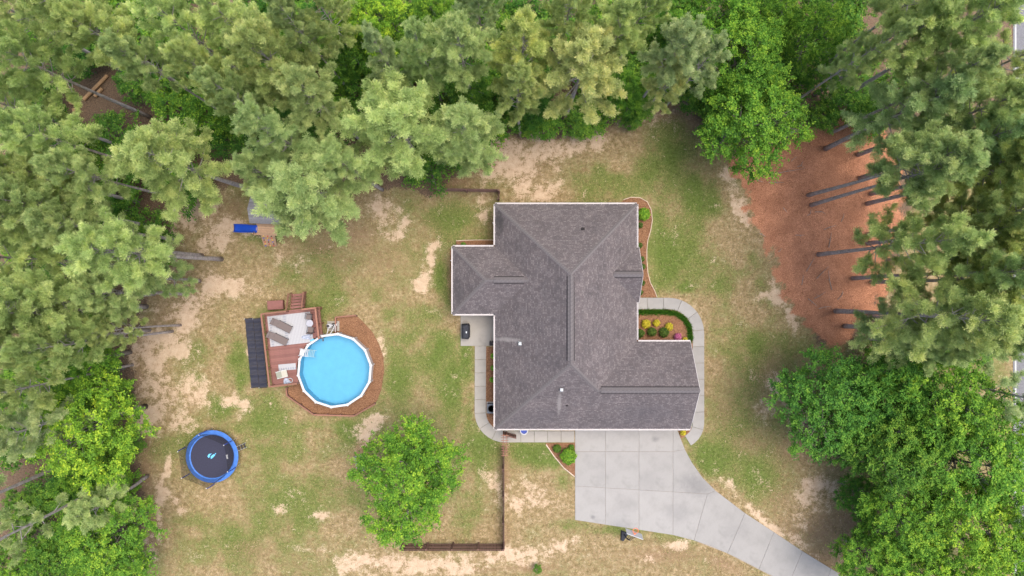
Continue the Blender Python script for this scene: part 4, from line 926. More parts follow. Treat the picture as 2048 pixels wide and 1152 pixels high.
# liriope border inside the front walk
def border():
    rng = np.random.default_rng(3)
    pts = [(1274, 624), (1335, 624)] + arc(1337, 668, 43, -86, 0, 8) + [(1380, 682)]
    P = np.array(pts); seg = np.linalg.norm(np.diff(P, axis=0), axis=1); cs = np.concatenate([[0], np.cumsum(seg)])
    n = 5200; s = rng.uniform(0, cs[-1], n); x = np.interp(s, cs, P[:, 0]); y = np.interp(s, cs, P[:, 1])
    x += rng.normal(scale=2.3, size=n); y += rng.normal(scale=2.3, size=n)
    gx = (x - 1024) * CAM_H / FPX; gy = (576 - y) * CAM_H / FPX
    c = np.stack([gx, gy, np.full(n, .03)], 1); a = rnd_unit(rng, n); a[:, 2] = np.abs(a[:, 2]) + .5; a /= np.linalg.norm(a, axis=1, keepdims=True)
    L_ = rng.uniform(.18, .36, (n, 1)); sd = np.cross(a, rnd_unit(rng, n)); sd /= np.linalg.norm(sd, axis=1, keepdims=True)
    t = np.stack([c - sd * .022, c + sd * .022, c + a * L_], 1); o0 = np.array([gx[0], gy[0], 0])
    r = root('grass_border', (gx[0], gy[0], 0), 0, 'curved dark green grassy border between bed and front walk', 'border plant')
    o = link('blades', soup('grass_border', t - o0, np.clip(rng.normal(.4, .25, n), 0, 1), M_shrub), None, r); o.color = (1.0, 1.5, .9, 1)
border()

# ------------------------------------------------------------------ pool
pc = G(669, 741, 1.3); PR = 3.36
pool = root('above_ground_pool', (*pc, 0), 0, 'round above-ground pool with white rim and blue water', 'pool')
NV = 14; A0 = R(85)
pv = lambda r, k: (r * math.cos(A0 - k * 2 * math.pi / NV), r * math.sin(A0 - k * 2 * math.pi / NV))
M_wallp = simple('pool_wall_panel', (0.42, 0.40, 0.40), 0.5, 0.1, 3)
M_liner = simple('blue_pool_liner', (0.155, 0.365, 0.50), 0.5, 0.06, 1.2)
mb = MB(); vs = [(*pv(PR - .09, k), z) for z in (0.0, 1.27) for k in range(NV)]; fs = [(k, (k + 1) % NV, NV + (k + 1) % NV, NV + k) for k in range(NV)]
mb.add(vs, fs); mb.build('wall', M_wallp, pool)
mb = MB(); vs = [(*pv(PR - .16, k), z) for z in (0.08, 1.26) for k in range(NV)]; mb.add(vs, fs + [tuple(range(NV))]); mb.build('liner', M_liner, pool)
for k in range(NV):
    a, b = pv(PR, k), pv(PR, k + 1); c, d = pv(PR - .205, k + 1), pv(PR - .205, k)
    q = inset_poly([a, b, c, d], 0.006)
    MB().prism(q, 1.25, 1.30).build('top_rail', M_plwhite, pool)
    ang = A0 - k * 2 * math.pi / NV; m_ = pv(PR - .105, k)
    MB().box((0, 0, 0), (.27, .13, .035), bev=.012).build('rail_cap', M_plwhite, pool, (*m_, 1.318), (0, 0, ang))
    u_ = pv(PR - .045, k); MB().box((0, 0, .62), (.07, .13, 1.24)).build('upright', M_plwhite, pool, (*u_, 0), (0, 0, ang))
mw, N, L, P = nt('pool_water')
N.remove(P); tr = N.new('ShaderNodeBsdfTransparent'); tr.inputs[0].default_value = (0.72, 0.92, 0.98, 1)
gl = N.new('ShaderNodeBsdfGlossy'); gl.inputs['Roughness'].default_value = 0.03
fr = N.new('ShaderNodeFresnel'); fr.inputs[0].default_value = 1.33
bp = N.new('ShaderNodeBump'); bp.inputs['Strength'].default_value = .12; bp.inputs['Distance'].default_value = .05
nn_ = noise_node(N, L, 3.0, 3, .5); L.new(nn_.outputs[0], bp.inputs['Height']); L.new(bp.outputs[0], gl.inputs['Normal']); L.new(bp.outputs[0], fr.inputs['Normal'])
ms = N.new('ShaderNodeMixShader'); L.new(fr.outputs[0], ms.inputs[0]); L.new(tr.outputs[0], ms.inputs[1]); L.new(gl.outputs[0], ms.inputs[2]); L.new(ms.outputs[0], N['Material Output'].inputs[0])
mb = MB(); mb.add([(*pv(PR - .165, k), 1.13) for k in range(NV)][::-1], [tuple(range(NV))]); mb.build('water', mw, pool)
# entry steps
sx, sy = G(609, 705.5, 1.4)
stp = root('pool_steps', (sx, sy, 0), R(-12), 'white plastic entry steps hooked over the pool rim', 'pool steps')
MB().box((-.22, 0, 1.36), (.42, .62, .07), bev=.02).build('platform', M_plwhite, stp)
for k in range(6): MB().box((.10 + k * .115, 0, 1.30 - k * .10), (.075, .56, .03)).build('tread', M_galv, stp)
for s in (-1, 1):
    MB().bar((-.05, s * .3, 1.38), (.8, s * .3, .62), .05, .07).build('side_rail', M_plwhite, stp)
    MB().tube([(-.4, s * .29, 1.32), (-.4, s * .29, 1.75), (-.1, s * .29, 1.85), (.1, s * .29, 1.45)], .022, 6).build('handrail', M_plwhite, stp)

# pump and filter
x, y = G(659, 653, .6)
pm = root('pool_pump', (x, y, 0), 0, 'white sand filter and pump with pipes beside the pool', 'pump')
MB().lathe((-.05, .05, 0), [(.22, 0), (.25, .1), (.26, .5), (.2, .68), (.09, .74), (.08, .9), (.03, .92)], 16).build('filter_tank', M_plwhite, pm, smooth=False)
MB().lathe((-.05, .05, .9), [(.12, 0), (.12, .08), (.06, .1)], 10).build('valve', M_vent, pm)
MB().tube([(.12, .15, .25), (.5, .15, .25)], .12, 10).build('motor', M_vent, pm)
MB().tube([(.5, .15, .25), (.62, .15, .25)], .13, 10).build('motor_cap', M_plwhite, pm)
MB().tube([(-.05, .0, .78), (-.1, -.4, .8), (-.18, -.75, .9)], .04, 7).build('hose', M_plwhite, pm)
MB().tube([(.42, .1, .4), (.3, -.35, .75), (.12, -.7, .95)], .045, 7).build('hose', M_plwhite, pm)
MB().tube([(.0, .05, .92), (.3, .1, .9), (.56, .22, .85), (.6, -.5, .85)], .03, 6).build('pipe', M_plwhite, pm)
MB().box((.22, -.72, 1.0), (.28, .22, .3), bev=.04).build('skimmer_box', M_plwhite, pm)
MB().box((.2, .0, .03), (1.1, .9, .06)).build('pad', M_conc2, pm)
x, y = G(643, 669, .3)
bk = root('bucket', (x, y, 0), 0, 'pale round chemical bucket between deck and pool', 'bucket')
MB().lathe((0, 0, 0), [(.13, 0), (.16, .36), (.17, .36), (.17, .4), (.15, .41)], 14).build('body', M_plwhite, bk); MB().tube([(-.17, 0, .36), (-.12, .12, .45), (.12, .12, .45), (.17, 0, .36)], .008, 5).build('handle', M_galv, bk)

# low wall round the mulch
def low_wall(pts, hgt, name, label, posts=True):
    w_ = [Vector((*ptg(p, hgt), 0)) for p in pts]; r = root(name, w_[0], 0, label, 'low fence'); o0 = w_[0]
    for a, b in zip(w_, w_[1:]):
        d = (b - a); 
        for k in range(3):
            z = hgt * (k + .5) / 3.05
            MB().bar(a - o0 + Vector((0, 0, z)), b - o0 + Vector((0, 0, z)), .035, hgt / 3.1).build('board', M_fence, r)
        MB().bar(a - o0 + Vector((0, 0, hgt + .015)), b - o0 + Vector((0, 0, hgt + .015)), .12, .03).build('cap_rail', M_rail, r)
        n = max(1, round(d.length / 1.4))
        dn = Vector((-d.y, d.x, 0)).normalized(); ctr = Vector((*pc, 0))
        if dn.dot(ctr - a) < 0: dn = -dn
        for k in range(n + 1):
            p = a.lerp(b, k / n) - o0 + dn * .07
            MB().box((0, 0, hgt / 2), (.085, .085, hgt - .02)).build('post', M_fence, r, p)
low_wall([(572, 776), (573.5, 791.5), (627, 829.5), (708, 832), (750, 808)], .42, 'retaining_fence', 'low brown retaining fence along the south of the pool mulch')
low_wall([(671, 668), (671, 634.5), (712, 630.5)], .42, 'retaining_fence', 'low brown retaining fence at the north of the pool mulch')

# ------------------------------------------------------------------ deck
DZ = 1.15; DO = Vector((-22.09, -2.24, 0)); DA = R(6.5)
deck = root('pool_deck', DO, DA, 'raised red-brown timber deck with railings beside the pool', 'deck')
DM = Matrix.Rotation(-DA, 3, 'Z'); pl = DM @ (Vector((*pc, 0)) - DO)      # pool centre in deck space
DW, DL = 4.9, 6.54
def dloc(px, py, h):
    p = DM @ (Vector((*G(px, py, h), 0)) - DO); return p.x, p.y
bw = 0.142; nb_ = int(DL / bw)
for k in range(nb_):
    y0 = -(k + .5) * DL / nb_
    x1 = DW
    if abs(y0 - pl.y) < PR + .05:
        x1 = min(DW, pl.x - math.sqrt(max(0, (PR + .04) ** 2 - (y0 - pl.y) ** 2)))
    x0 = .02
    # wide upper bay keeps going behind the pool's north side
    MB().box(((x1 - x0) / 2, 0, 0), (x1 - x0, DL / nb_ - .012, .035)).build('deck_board', M_deck, deck, (x0, y0, DZ - .018))
for k in range(5):
    y0 = -.2 - k * (DL - .4) / 4
    x1 = min(DW, pl.x - math.sqrt(max(0, (PR + .04) ** 2 - (y0 - pl.y) ** 2)) if abs(y0 - pl.y) < PR else DW)
    MB().box(((x1) / 2, y0, DZ - .14), (x1 - .1, .05, .2)).build('joist', M_fence, deck)
MB().box((.02, -DL / 2, DZ - .15), (.045, DL, .22)).build('fascia', M_rail, deck); MB().box((DW / 2, .005, DZ - .15), (DW, .045, .22)).build('fascia', M_rail, deck)
MB().box((DW, -1.55, DZ - .15), (.045, 3.1, .22)).build('fascia', M_rail, deck)
pm_ = MB().box((0, 0, 0), (.1, .1, 2.1)).mesh('post', M_rail)
bal = MB().box((0, 0, 0), (.038, .038, .82)).mesh('baluster', M_rail)
def rail(a, b, zf=DZ, posts=True):
    a = Vector((*a, 0)); b = Vector((*b, 0)); d = b - a; L_ = d.length; ang = math.atan2(d.y, d.x)
    MB().box((L_ / 2, 0, 0), (L_ + .1, .15, .035)).build('hand_rail', M_rail, deck, (a.x, a.y, zf + .92), (0, 0, ang))
    MB().box((L_ / 2, 0, 0), (L_, .04, .085)).build('bottom_rail', M_rail, deck, (a.x, a.y, zf + .12), (0, 0, ang))
    n = int(L_ / .135)
    for k in range(1, n): link('baluster', bal, None, deck, (*(a.lerp(b, k / n)).xy, zf + .49), (0, 0, ang))
    m = max(1, round(L_ / 1.6))
    for k in range(m + 1): link('post', pm_, None, deck, (*(a.lerp(b, k / m)).xy, zf + .9 - 1.05 + .0), (0, 0, ang))
rail((.06, -.06), (.06, -DL + .06)); rail((.2, -.06), (2.2, -.06)); rail((3.68, -.06), (DW - .06, -.06)); rail((DW - .06, -.2), (DW - .06, -2.75)); rail((.2, -DL + .06), (2.45, -DL + .06))
# stairs
st0 = root('deck_stairs', Vector((*(Matrix.Rotation(DA, 3, 'Z') @ Vector((2.95, 0.06, 0)) + DO).xy, 0)), DA, 'short brown timber stairs up to the north side of the deck', 'stairs')
for k in range(5):
    MB().box((0, .16 + k * .27, DZ - .19 - k * .2), (1.16, .20, .04)).build('tread', M_deck, st0)
    MB().box((0, .045 + k * .27, DZ - .29 - k * .2), (1.12, .02, .16)).build('riser', M_fence, st0)
for s in (-1, 1):
    MB().bar((s * .6, .02, DZ - .2), (s * .6, 1.42, .12), .045, .26).build('stringer', M_rail, st0)
    MB().bar((s * .68, .02, DZ + .88), (s * .68, 1.42, .95), .13, .04).build('hand_rail', M_rail, st0)
    MB().box((s * .66, 1.4, .48), (.09, .09, .98)).build('post', M_rail, st0)
    for k in range(8):
        yy = .12 + k * .165; zt = DZ + .86 - (yy / 1.42) * (DZ + .88 - .95); MB().box((s * .655, yy, (zt + (DZ - .25 - yy * .7)) / 2), (.035, .035, max(.3, zt - (DZ - .25 - yy * .7)))).build('baluster', M_rail, st0)
# things on the deck -------------------------------------------------
def wpos(px, py, h): return (*G(px, py, h), h)
def rug_mat(sc=1.0):
    m, N, L, P = nt('woven_rug'); tc = N.new('ShaderNodeTexCoord'); sp = N.new('ShaderNodeSeparateXYZ'); L.new(tc.outputs['Object'], sp.inputs[0])
    w1 = N.new('ShaderNodeTexWave'); w1.bands_direction = 'X'; w1.inputs['Scale'].default_value = 2.4 * sc; w1.inputs['Distortion'].default_value = 0; L.new(tc.outputs['Object'], w1.inputs[0])
    n = noise_node(N, L, 9, 3, .6)
    st = ramp(N, L, w1.outputs[0], [(.35, (0.43, 0.43, 0.445)), (.6, (0.34, 0.34, 0.36))])
    mrx = N.new('ShaderNodeMapRange'); mrx.inputs[1].default_value = -2 / sc; mrx.inputs[2].default_value = 2 / sc; L.new(sp.outputs[0 if sc < 1.5 else 1], mrx.inputs[0])
    band = ramp(N, L, mrx.outputs[0], [(0.0, (0, 0, 0)), (.045, (1, 1, 1)), (.10, (0, 0, 0)), (.36, (0, 0, 0)), (.37, (1, 1, 1)), (.43, (0, 0, 0)), (.90, (0, 0, 0)), (.905, (1, 1, 1)), (.95, (0, 0, 0))] if sc < 1.5 else [(0, (0, 0, 0)), (.40, (1, 1, 1)), (.48, (0, 0, 0))])
    band.color_ramp.interpolation = 'CONSTANT'
    w2 = N.new('ShaderNodeTexWave'); w2.bands_direction = 'Y' if sc < 1.5 else 'X'; w2.inputs['Scale'].default_value = 1.5; w2.inputs['Distortion'].default_value = .6; L.new(tc.outputs['Object'], w2.inputs[0])
    tk = ramp(N, L, w2.outputs[0], [(.5, (0.1, .1, .1)), (.6, (1, 1, 1))])
    f = math_n(N, L, 'MULTIPLY', band.outputs[0], math_n(N, L, 'MULTIPLY', tk.outputs[0], .8))
    c = mix(N, L, f, st.outputs[0], (0.22, 0.235, 0.29)); c = mix(N, L, .25, c, n.outputs[0], 'MULTIPLY')
    L.new(c, P.inputs['Base Color']); P.inputs['Roughness'].default_value = .95; return m
M_rug = rug_mat()
def flatbox(name, px, py, h, d, rz, mat, label, cat): 
    o = MB().box((0, 0, 0), d).build(name, mat, None, (*G(px, py, h), h), (0, 0, rz)); return tag(o, label, cat)
flatbox('outdoor_rug', 580.5, 658.5, DZ + .012, (3.85, 2.72, .014), DA, M_rug, 'large white and grey patterned rug on the deck', 'rug')
flatbox('door_mat', 574.5, 734, DZ + .010, (1.55, .56, .014), R(5), rug_mat(1.6), 'small white runner rug on the deck near the pool', 'rug')
def lounger(px, py, rz, label):
    r = root('sun_lounger', (*G(px, py, DZ + .3), DZ + .019 if True else 0), rz, label, 'sun lounger', 'loungers on the deck rug')
    MB().add([(-.32, -.3, .30), (.95, -.3, .30), (.95, .3, .30), (-.32, .3, .30), (-.32, -.3, .34), (.95, -.3, .34), (.95, .3, .34), (-.32, .3, .34)], [(3, 2, 1, 0), (4, 5, 6, 7), (0, 1, 5, 4), (1, 2, 6, 5), (2, 3, 7, 6), (3, 0, 4, 7)]).build('seat', M_wicker, r)
    MB().add([(-.34, -.3, .31), (-.34, .3, .31), (-.9, .3, .62), (-.9, -.3, .62), (-.32, -.3, .35), (-.32, .3, .35), (-.88, .3, .66), (-.88, -.3, .66)], [(0, 1, 2, 3), (7, 6, 5, 4), (0, 4, 5, 1), (1, 5, 6, 2), (2, 6, 7, 3), (3, 7, 4, 0)]).build('backrest', M_wicker, r)
    MB().box((-.78, 0, .66), (.22, .46, .07), ry=R(29), bev=.02).build('head_pillow', M_wicker, r)
    for s in (-1, 1):
        MB().bar((-.36, s * .31, .30), (.96, s * .31, .30), .04, .05).build('side_rail', M_vent, r)
        for xx in (-.3, .85): MB().box((xx, s * .29, .14), (.045, .045, .28)).build('leg', M_vent, r)
lounger(563, 650.5, R(-27), 'brown-grey sun lounger nearer the stairs on the white rug')
lounger(555, 676, R(-25), 'brown-grey sun lounger nearer the solar panels on the white rug')
def patio_chair(px, py, rz, label):
    r = root('patio_chair', (*G(px, py, DZ + .45), DZ + .021), rz, label, 'chair', 'chairs at the deck table')
    MB().box((0, 0, .42), (.52, .5, .05), bev=.02).build('seat', M_wicker, r); MB().box((0, .27, .68), (.5, .05, .5), rx=R(-12)).build('backrest', M_wicker, r)
    for sx_ in (-1, 1):
        MB().tube([(sx_ * .28, -.24, .02), (sx_ * .28, -.22, .62), (sx_ * .28, .25, .64)], .02, 6).build('arm', M_vent, r)
        for sy_ in (-1, 1): MB().tube([(sx_ * .24, sy_ * .22, 0), (sx_ * .22, sy_ * .2, .42)], .018, 6).build('leg', M_vent, r)
patio_chair(618, 633.5, R(-8), 'brown chair north of the round deck table'); patio_chair(621.5, 660, R(172), 'brown chair south of the round deck table')
r = root('side_table', (*G(619.5, 646.5, DZ + .5), DZ + .021), 0, 'small round glass-grey table between the deck chairs', 'table')
MB().lathe((0, 0, .48), [(.30, 0), (.31, .02), (.30, .03)], 20).build('table_top', simple('frosted_table', (.33, .335, .38), .4, .08, 3), r)
for k in range(3): MB().tube([(.05 * math.cos(k * 2.1), .05 * math.sin(k * 2.1), .48), (.24 * math.cos(k * 2.1), .24 * math.sin(k * 2.1), 0)], .016, 6).build('leg', M_vent, r)
M_towel = simple('blue_towel', (.22, .30, .48), .95, .4, 9, c2=(.46, .48, .53))
def folded_cloth(name, px, py, h, rz, sx_, sy_, label, cat):
    rng = random.Random(int(px)); mb = MB(); n = 7; vs = []
    for j in range(n):
        for i in range(n):
            u, v_ = i / (n - 1) - .5, j / (n - 1) - .5
            vs.append((u * sx_ * (1 - .55 * (v_ + .5)) + rng.uniform(-.02, .02), v_ * sy_ + rng.uniform(-.02, .02), .05 + .05 * math.sin(u * 9 + v_ * 5) + rng.uniform(0, .03) - (.04 if i in (0, n - 1) or j in (0, n - 1) else 0)))
    fs = [(j * n + i, j * n + i + 1, (j + 1) * n + i + 1, (j + 1) * n + i) for j in range(n - 1) for i in range(n - 1)]
    mb.add(vs, fs); o = mb.build(name, M_towel, None, (*G(px, py, h), h), (0, 0, rz), smooth=True); return tag(o, label, cat)
folded_cloth('towel', 612, 674, DZ + .02, R(95), .55, .75, 'crumpled blue and white towel on the rug by the chairs', 'towel')
folded_cloth('beach_bag', 573, 762, DZ + .0, R(20), .72, .55, 'crumpled pale blue towel on the deck beside the folding chair', 'towel')
r = root('water_toy', (*G(624, 680, DZ + .1), DZ + .02), 0, 'small blue and white pool toy at the corner of the rug', 'toy')
MB().tube([(-.16, -.06, .09), (.18, .05, .09)], [.06, .08], 8).build('body', M_ltblue, r); MB().box((.05, -.12, .06), (.2, .14, .12), bev=.03).build('float', M_plwhite, r)
r = root('toy_ring', (*G(580, 761, DZ + .1), DZ), 0, 'grey ring lying beside the pale blue towel', 'ring')
MB().tube([(.2 * math.cos(k * .35) , .2 * math.sin(k * .35), .035) for k in range(19)], .03, 6).build('ring', M_galv, r)
r = root('folding_chair', (*G(563.5, 748.5, DZ + .25), DZ), R(14), 'cream folding chair lying low on the deck', 'chair')
MB().box((.23, 0, .24), (.52, .58, .03)).build('seat', M_cream, r); MB().box((-.23, 0, .34), (.44, .58, .03), ry=R(22)).build('backrest', M_olive, r)
for s in (-1, 1):
    MB().bar((-.45, s * .3, .42), (.5, s * .3, .23), .03).build('frame', M_galv, r)
    MB().bar((.45, s * .28, .23), (.35, s * .28, .0), .03).build('leg', M_galv, r); MB().bar((-.05, s * .28, .24), (-.2, s * .28, .0), .03).build('leg', M_galv, r)
# storage box
r = root('storage_box', G(550.5, 610, .55), R(3.5), 'brown resin storage box beside the deck stairs', 'box')
MB().box((0, 0, .26), (1.34, .74, .52)).build('bin', M_boxbrown, r); MB().box((0, 0, .56), (1.42, .82, .09), bev=.03).build('lid', M_boxbrown, r)
# solar panels
def solar(px0, label):
    r = root('solar_panel', (*G(px0, 706, .35), 0), R(5.2), label, 'solar panel', 'solar heating mats beside the deck')
    W_, L_ = .70, 6.2; nx, ny = 29, 110; mb = MB(); vs = []
    for j in range(ny):
        y_ = -L_ / 2 + L_ * j / (ny - 1)
        for i in range(nx):
            x_ = -W_ / 2 + W_ * i / (nx - 1)
            vs.append((x_, y_, .36 + .024 * math.sin(y_ * 8.9) + (.010 if i % 2 else 0)))
    fs = [(j * nx + i, j * nx + i + 1, (j + 1) * nx + i + 1, (j + 1) * nx + i) for j in range(ny - 1) for i in range(nx - 1)]
    mb.add(vs, fs); mb.build('collector_mat', simple('black_collector', (.018, .020, .036), .5, .25, 3, spec=.25), r)
    MB().box((0, 0, .31), (W_ + .02, L_ - .1, .03)).build('backing', M_vent, r)
    for s in (-1, 1):
        MB().tube([(-W_ / 2 - .02, s * (L_ / 2 + .03), .36), (W_ / 2 + .02, s * (L_ / 2 + .03), .36)], .032, 8).build('header_pipe', M_vent, r)
        for xx in (-.3, .3): MB().box((xx, s * 2.7, .15), (.07, .07, .31)).build('leg', M_fence, r)
        for yy in (0,): MB().box((s * .3, yy, .15), (.07, .07, .31)).build('leg', M_fence, r)
    MB().tube([(-W_ / 2 - .06, L_ / 2 + .03, .36), (-W_ / 2 - .01, L_ / 2 + .03, .36)], .04, 8).build('end_cap', M_plwhite, r); MB().tube([(-W_ / 2 - .06, -L_ / 2 - .03, .36), (-W_ / 2 - .01, -L_ / 2 - .03, .36)], .04, 8).build('end_cap', M_plwhite, r)
    for k in range(8): MB().box((0, -L_ / 2 + .4 + k * (L_ - .8) / 7, .385), (W_, .03, .012)).build('strap', M_vent, r)
solar(504, 'black solar heating mat on the lawn side, left of the pair'); solar(520.5, 'black solar heating mat next to the deck, right of the pair')

# ------------------------------------------------------------------ trampoline
TC = G(424, 913, .9); TR = 2.36
tp_ = root('trampoline', (*TC, 0), 0, 'round trampoline with blue pad, dark mat and safety net', 'trampoline')
ringv = lambda r, z, n=40: [(r * math.cos(2 * math.pi * k / n), r * math.sin(2 * math.pi * k / n), z) for k in range(n)]
mb = MB(); vs = ringv(1.93, .87) + ringv(2.0, .93) + ringv(2.3, .95) + ringv(TR, .90); mb.add(vs, [(a * 40 + k, a * 40 + (k + 1) % 40, (a + 1) * 40 + (k + 1) % 40, (a + 1) * 40 + k)[::-1] for a in range(3) for k in range(40)]); pad = mb.build('spring_pad', M_bluefade, tp_)
mat_ = MB().disc((0, 0), 1.95, .865, 48).build('jumping_mat', M_navy, tp_)
# printed emblem on the mat: a swoosh and a block of letters
em = MB(); em.add([(-.42, .0, .868), (-.30, .22, .868), (-.02, .26, .868), (-.2, .1, .868), (-.24, -.06, .868), (-.30, -.14, .868)], [(0, 5, 4, 3, 2, 1)])
em.add([(-.12, -.24, .868), (.08, -.10, .868), (.30, .16, .868), (.12, .20, .868), (-.14, -.02, .868)], [(0, 1, 2, 3, 4)])
em.add([(.24, .22, .868), (.32, .20, .868), (.36, .28, .868), (.28, .30, .868)], [(0, 1, 2, 3)]); em.build('printed_emblem', M_ltblue, mat_)
em = MB(); em.add([(1.22, .13, .868), (1.42, .17, .868), (1.38, 0, .868), (1.45, -.2, .868), (1.30, -.24, .868), (1.26, -.02, .868)], [(5, 4, 3, 2, 1, 0)]); em.build('warning_label', M_plwhite, mat_)
MB().tube(ringv(2.28, .86) + ringv(2.28, .86)[:1], .025, 6).build('frame_ring', M_galv, tp_)
net_m, N, L, P = nt('safety_net'); P.inputs['Base Color'].default_value = (.012, .012, .018, 1); P.inputs['Roughness'].default_value = .9
trn = N.new('ShaderNodeBsdfTransparent'); ms = N.new('ShaderNodeMixShader'); ms.inputs[0].default_value = .5
nz = noise_node(N, L, 60, 2, .5); mr = N.new('ShaderNodeMapRange'); mr.inputs[3].default_value = .25; mr.inputs[4].default_value = .6; L.new(nz.outputs[0], mr.inputs[0]); L.new(mr.outputs[0], ms.inputs[0])
L.new(trn.outputs[0], ms.inputs[1]); L.new(P.outputs[0], ms.inputs[2]); L.new(ms.outputs[0], N['Material Output'].inputs[0])
NP = 6; aT = R(158)
tops = []
for k in range(NP):
    a = aT + k * 2 * math.pi / NP; ca, sa = math.cos(a), math.sin(a)
    tops.append((2.33 * ca, 2.33 * sa, 2.72))
    MB().tube([(2.36 * ca, 2.36 * sa, .05), (2.40 * ca, 2.40 * sa, .9), (2.40 * ca, 2.40 * sa, 1.25)], .024, 7).build('leg', M_galv, tp_)
    p_ = MB().tube([(2.40 * ca, 2.40 * sa, 1.2), (2.40 * ca, 2.40 * sa, 2.4), (2.34 * ca, 2.34 * sa, 2.74)], .045, 8).build('net_pole', M_dkblue, tp_)
    MB().lathe((2.33 * ca, 2.33 * sa, 2.72), [(.045, 0), (.05, .05), (.02, .08)], 8).build('pole_cap', M_plwhite, p_)
mb = MB()
for k in range(NP):
    a = aT + k * 2 * math.pi / NP; b = a + 2 * math.pi / NP; n = 6
    for i in range(n):
        t0, t1 = i / n, (i + 1) / n
        def top(t): return Vector(tops[k]).lerp(Vector(tops[(k + 1) % NP]), t) * 1.0 - Vector((0, 0, .10 * math.sin(math.pi * t)))
        def mid(t): q = a + (b - a) * t; return Vector((2.22 * math.cos(q), 2.22 * math.sin(q), 1.75)).lerp(top(t), .35)
        def bot(t): q = a + (b - a) * t; return Vector((2.02 * math.cos(q), 2.02 * math.sin(q), .95))
        mb.add([bot(t0), bot(t1), mid(t1), mid(t0)], [(0, 1, 2, 3)]); m1, m2 = mid(t0), mid(t1); mb.add([m1, m2, top(t1), top(t0)], [(0, 1, 2, 3)])
mb.build('safety_net', net_m, tp_)
lx = math.cos(R(17)); ly = math.sin(R(17))
lad = MB()
for s in (-1, 1): lad.bar((2.35 * lx - s * .2 * ly, 2.35 * ly + s * .2 * lx, .9), (2.85 * lx - s * .2 * ly, 2.85 * ly + s * .2 * lx, .02), .04)
ld = lad.build('ladder', M_galv, tp_)
for k in range(3):
    t = .2 + k * .3; cxy = 2.35 + .5 * t; MB().box((cxy * lx, cxy * ly, .9 - .88 * t), (.12, .42, .04), rz=R(17)).build('rung', M_vent, ld)

# ------------------------------------------------------------------ fences, gate, arbor
def picket_fence(a, b, hgt, label, inner=(0, 1), gap=None):
    A = Vector((*ptg(a), 0)); B = Vector((*ptg(b), 0)); r = root('picket_fence', A, 0, label, 'fence', 'brown fence round the back yard')
    d = B - A; L_ = d.length; ang = math.atan2(d.y, d.x); inn = Vector((*inner, 0))
    n = int(L_ / .15); me = MB().add([(-.066, -.01, .05), (.066, -.01, .05), (.066, -.01, hgt - .05), (.03, -.01, hgt), (-.03, -.01, hgt), (-.066, -.01, hgt - .05), (-.066, .01, .05), (.066, .01, .05), (.066, .01, hgt - .05), (.03, .01, hgt), (-.03, .01, hgt), (-.066, .01, hgt - .05)],
        [(0, 1, 2, 3, 4, 5), (11, 10, 9, 8, 7, 6)] + [((i + 1) % 6, i, 6 + i, 6 + (i + 1) % 6) for i in range(6)]).mesh('picket', M_fence)
    for k in range(n): link('picket', me, None, r, d * ((k + .5) / n), (0, 0, ang))
    for z in (.3, hgt * .52, hgt - .25): MB().bar(inn * .035 + Vector((0, 0, z)), d + inn * .035 + Vector((0, 0, z)), .045, .09).build('rail', M_fence, r)
    m = max(1, round(L_ / 2.35))
    for k in range(m + 1): MB().box((0, 0, hgt / 2), (.1, .1, hgt + .04), rz=ang).build('post', M_fence, r, d * (k / m) + inn * .105)
picket_fence((806, 1087), (1008.5, 1087), 1.75, 'dark brown picket fence along the south edge of the yard', (0, 1))
picket_fence((1008.5, 1085), (1008.5, 932), 1.75, 'dark brown picket fence seen edge-on between yard and driveway side', (-1, 0))
picket_fence((870, 381.5), (999, 384), 1.75, 'dark brown picket fence along the woods north of the house', (0, -1))
picket_fence((999, 385.5), (999, 402), 1.75, 'short dark picket fence joining the north fence to the house', (-1, 0))
picket_fence((1008.5, 930), (1008.5, 893), 1.6, 'short dark picket fence between the arbor and the long side fence', (-1, 0))
ar = root('garden_arbor', (*ptg((1010, 879)), 0), 0, 'timber arbor with crossing slats over the side walk by the gate', 'arbor')
for sy_ in (-.75, .75):
    for sx_ in (-.12, .12): MB().box((sx_, sy_, 1.1), (.08, .08, 2.2)).build('post', M_rail, ar)
for sx_ in (-.13, .13): MB().box((sx_, 0, 2.24), (.05, 1.95, .1)).build('beam', M_rail, ar)
for k in range(9): MB().box((0, -.88 + k * .22, 2.32), (.64, .045, .06)).build('slat', M_rail, ar)
gt = root('yard_gate', (*ptg((1005, 862)), 0), R(-14), 'dark brown timber gate standing open by the arbor', 'gate')
for k in range(8): MB().box((.12 + k * .155, 0, .95), (.145, .022, 1.7)).build('board', M_fence, gt)
for z in (.35, 1.55): MB().box((.66, .03, z), (1.2, .04, .1)).build('rail', M_fence, gt)
MB().bar((.1, .03, .4), (1.2, .03, 1.5), .04, .09).build('brace', M_fence, gt)

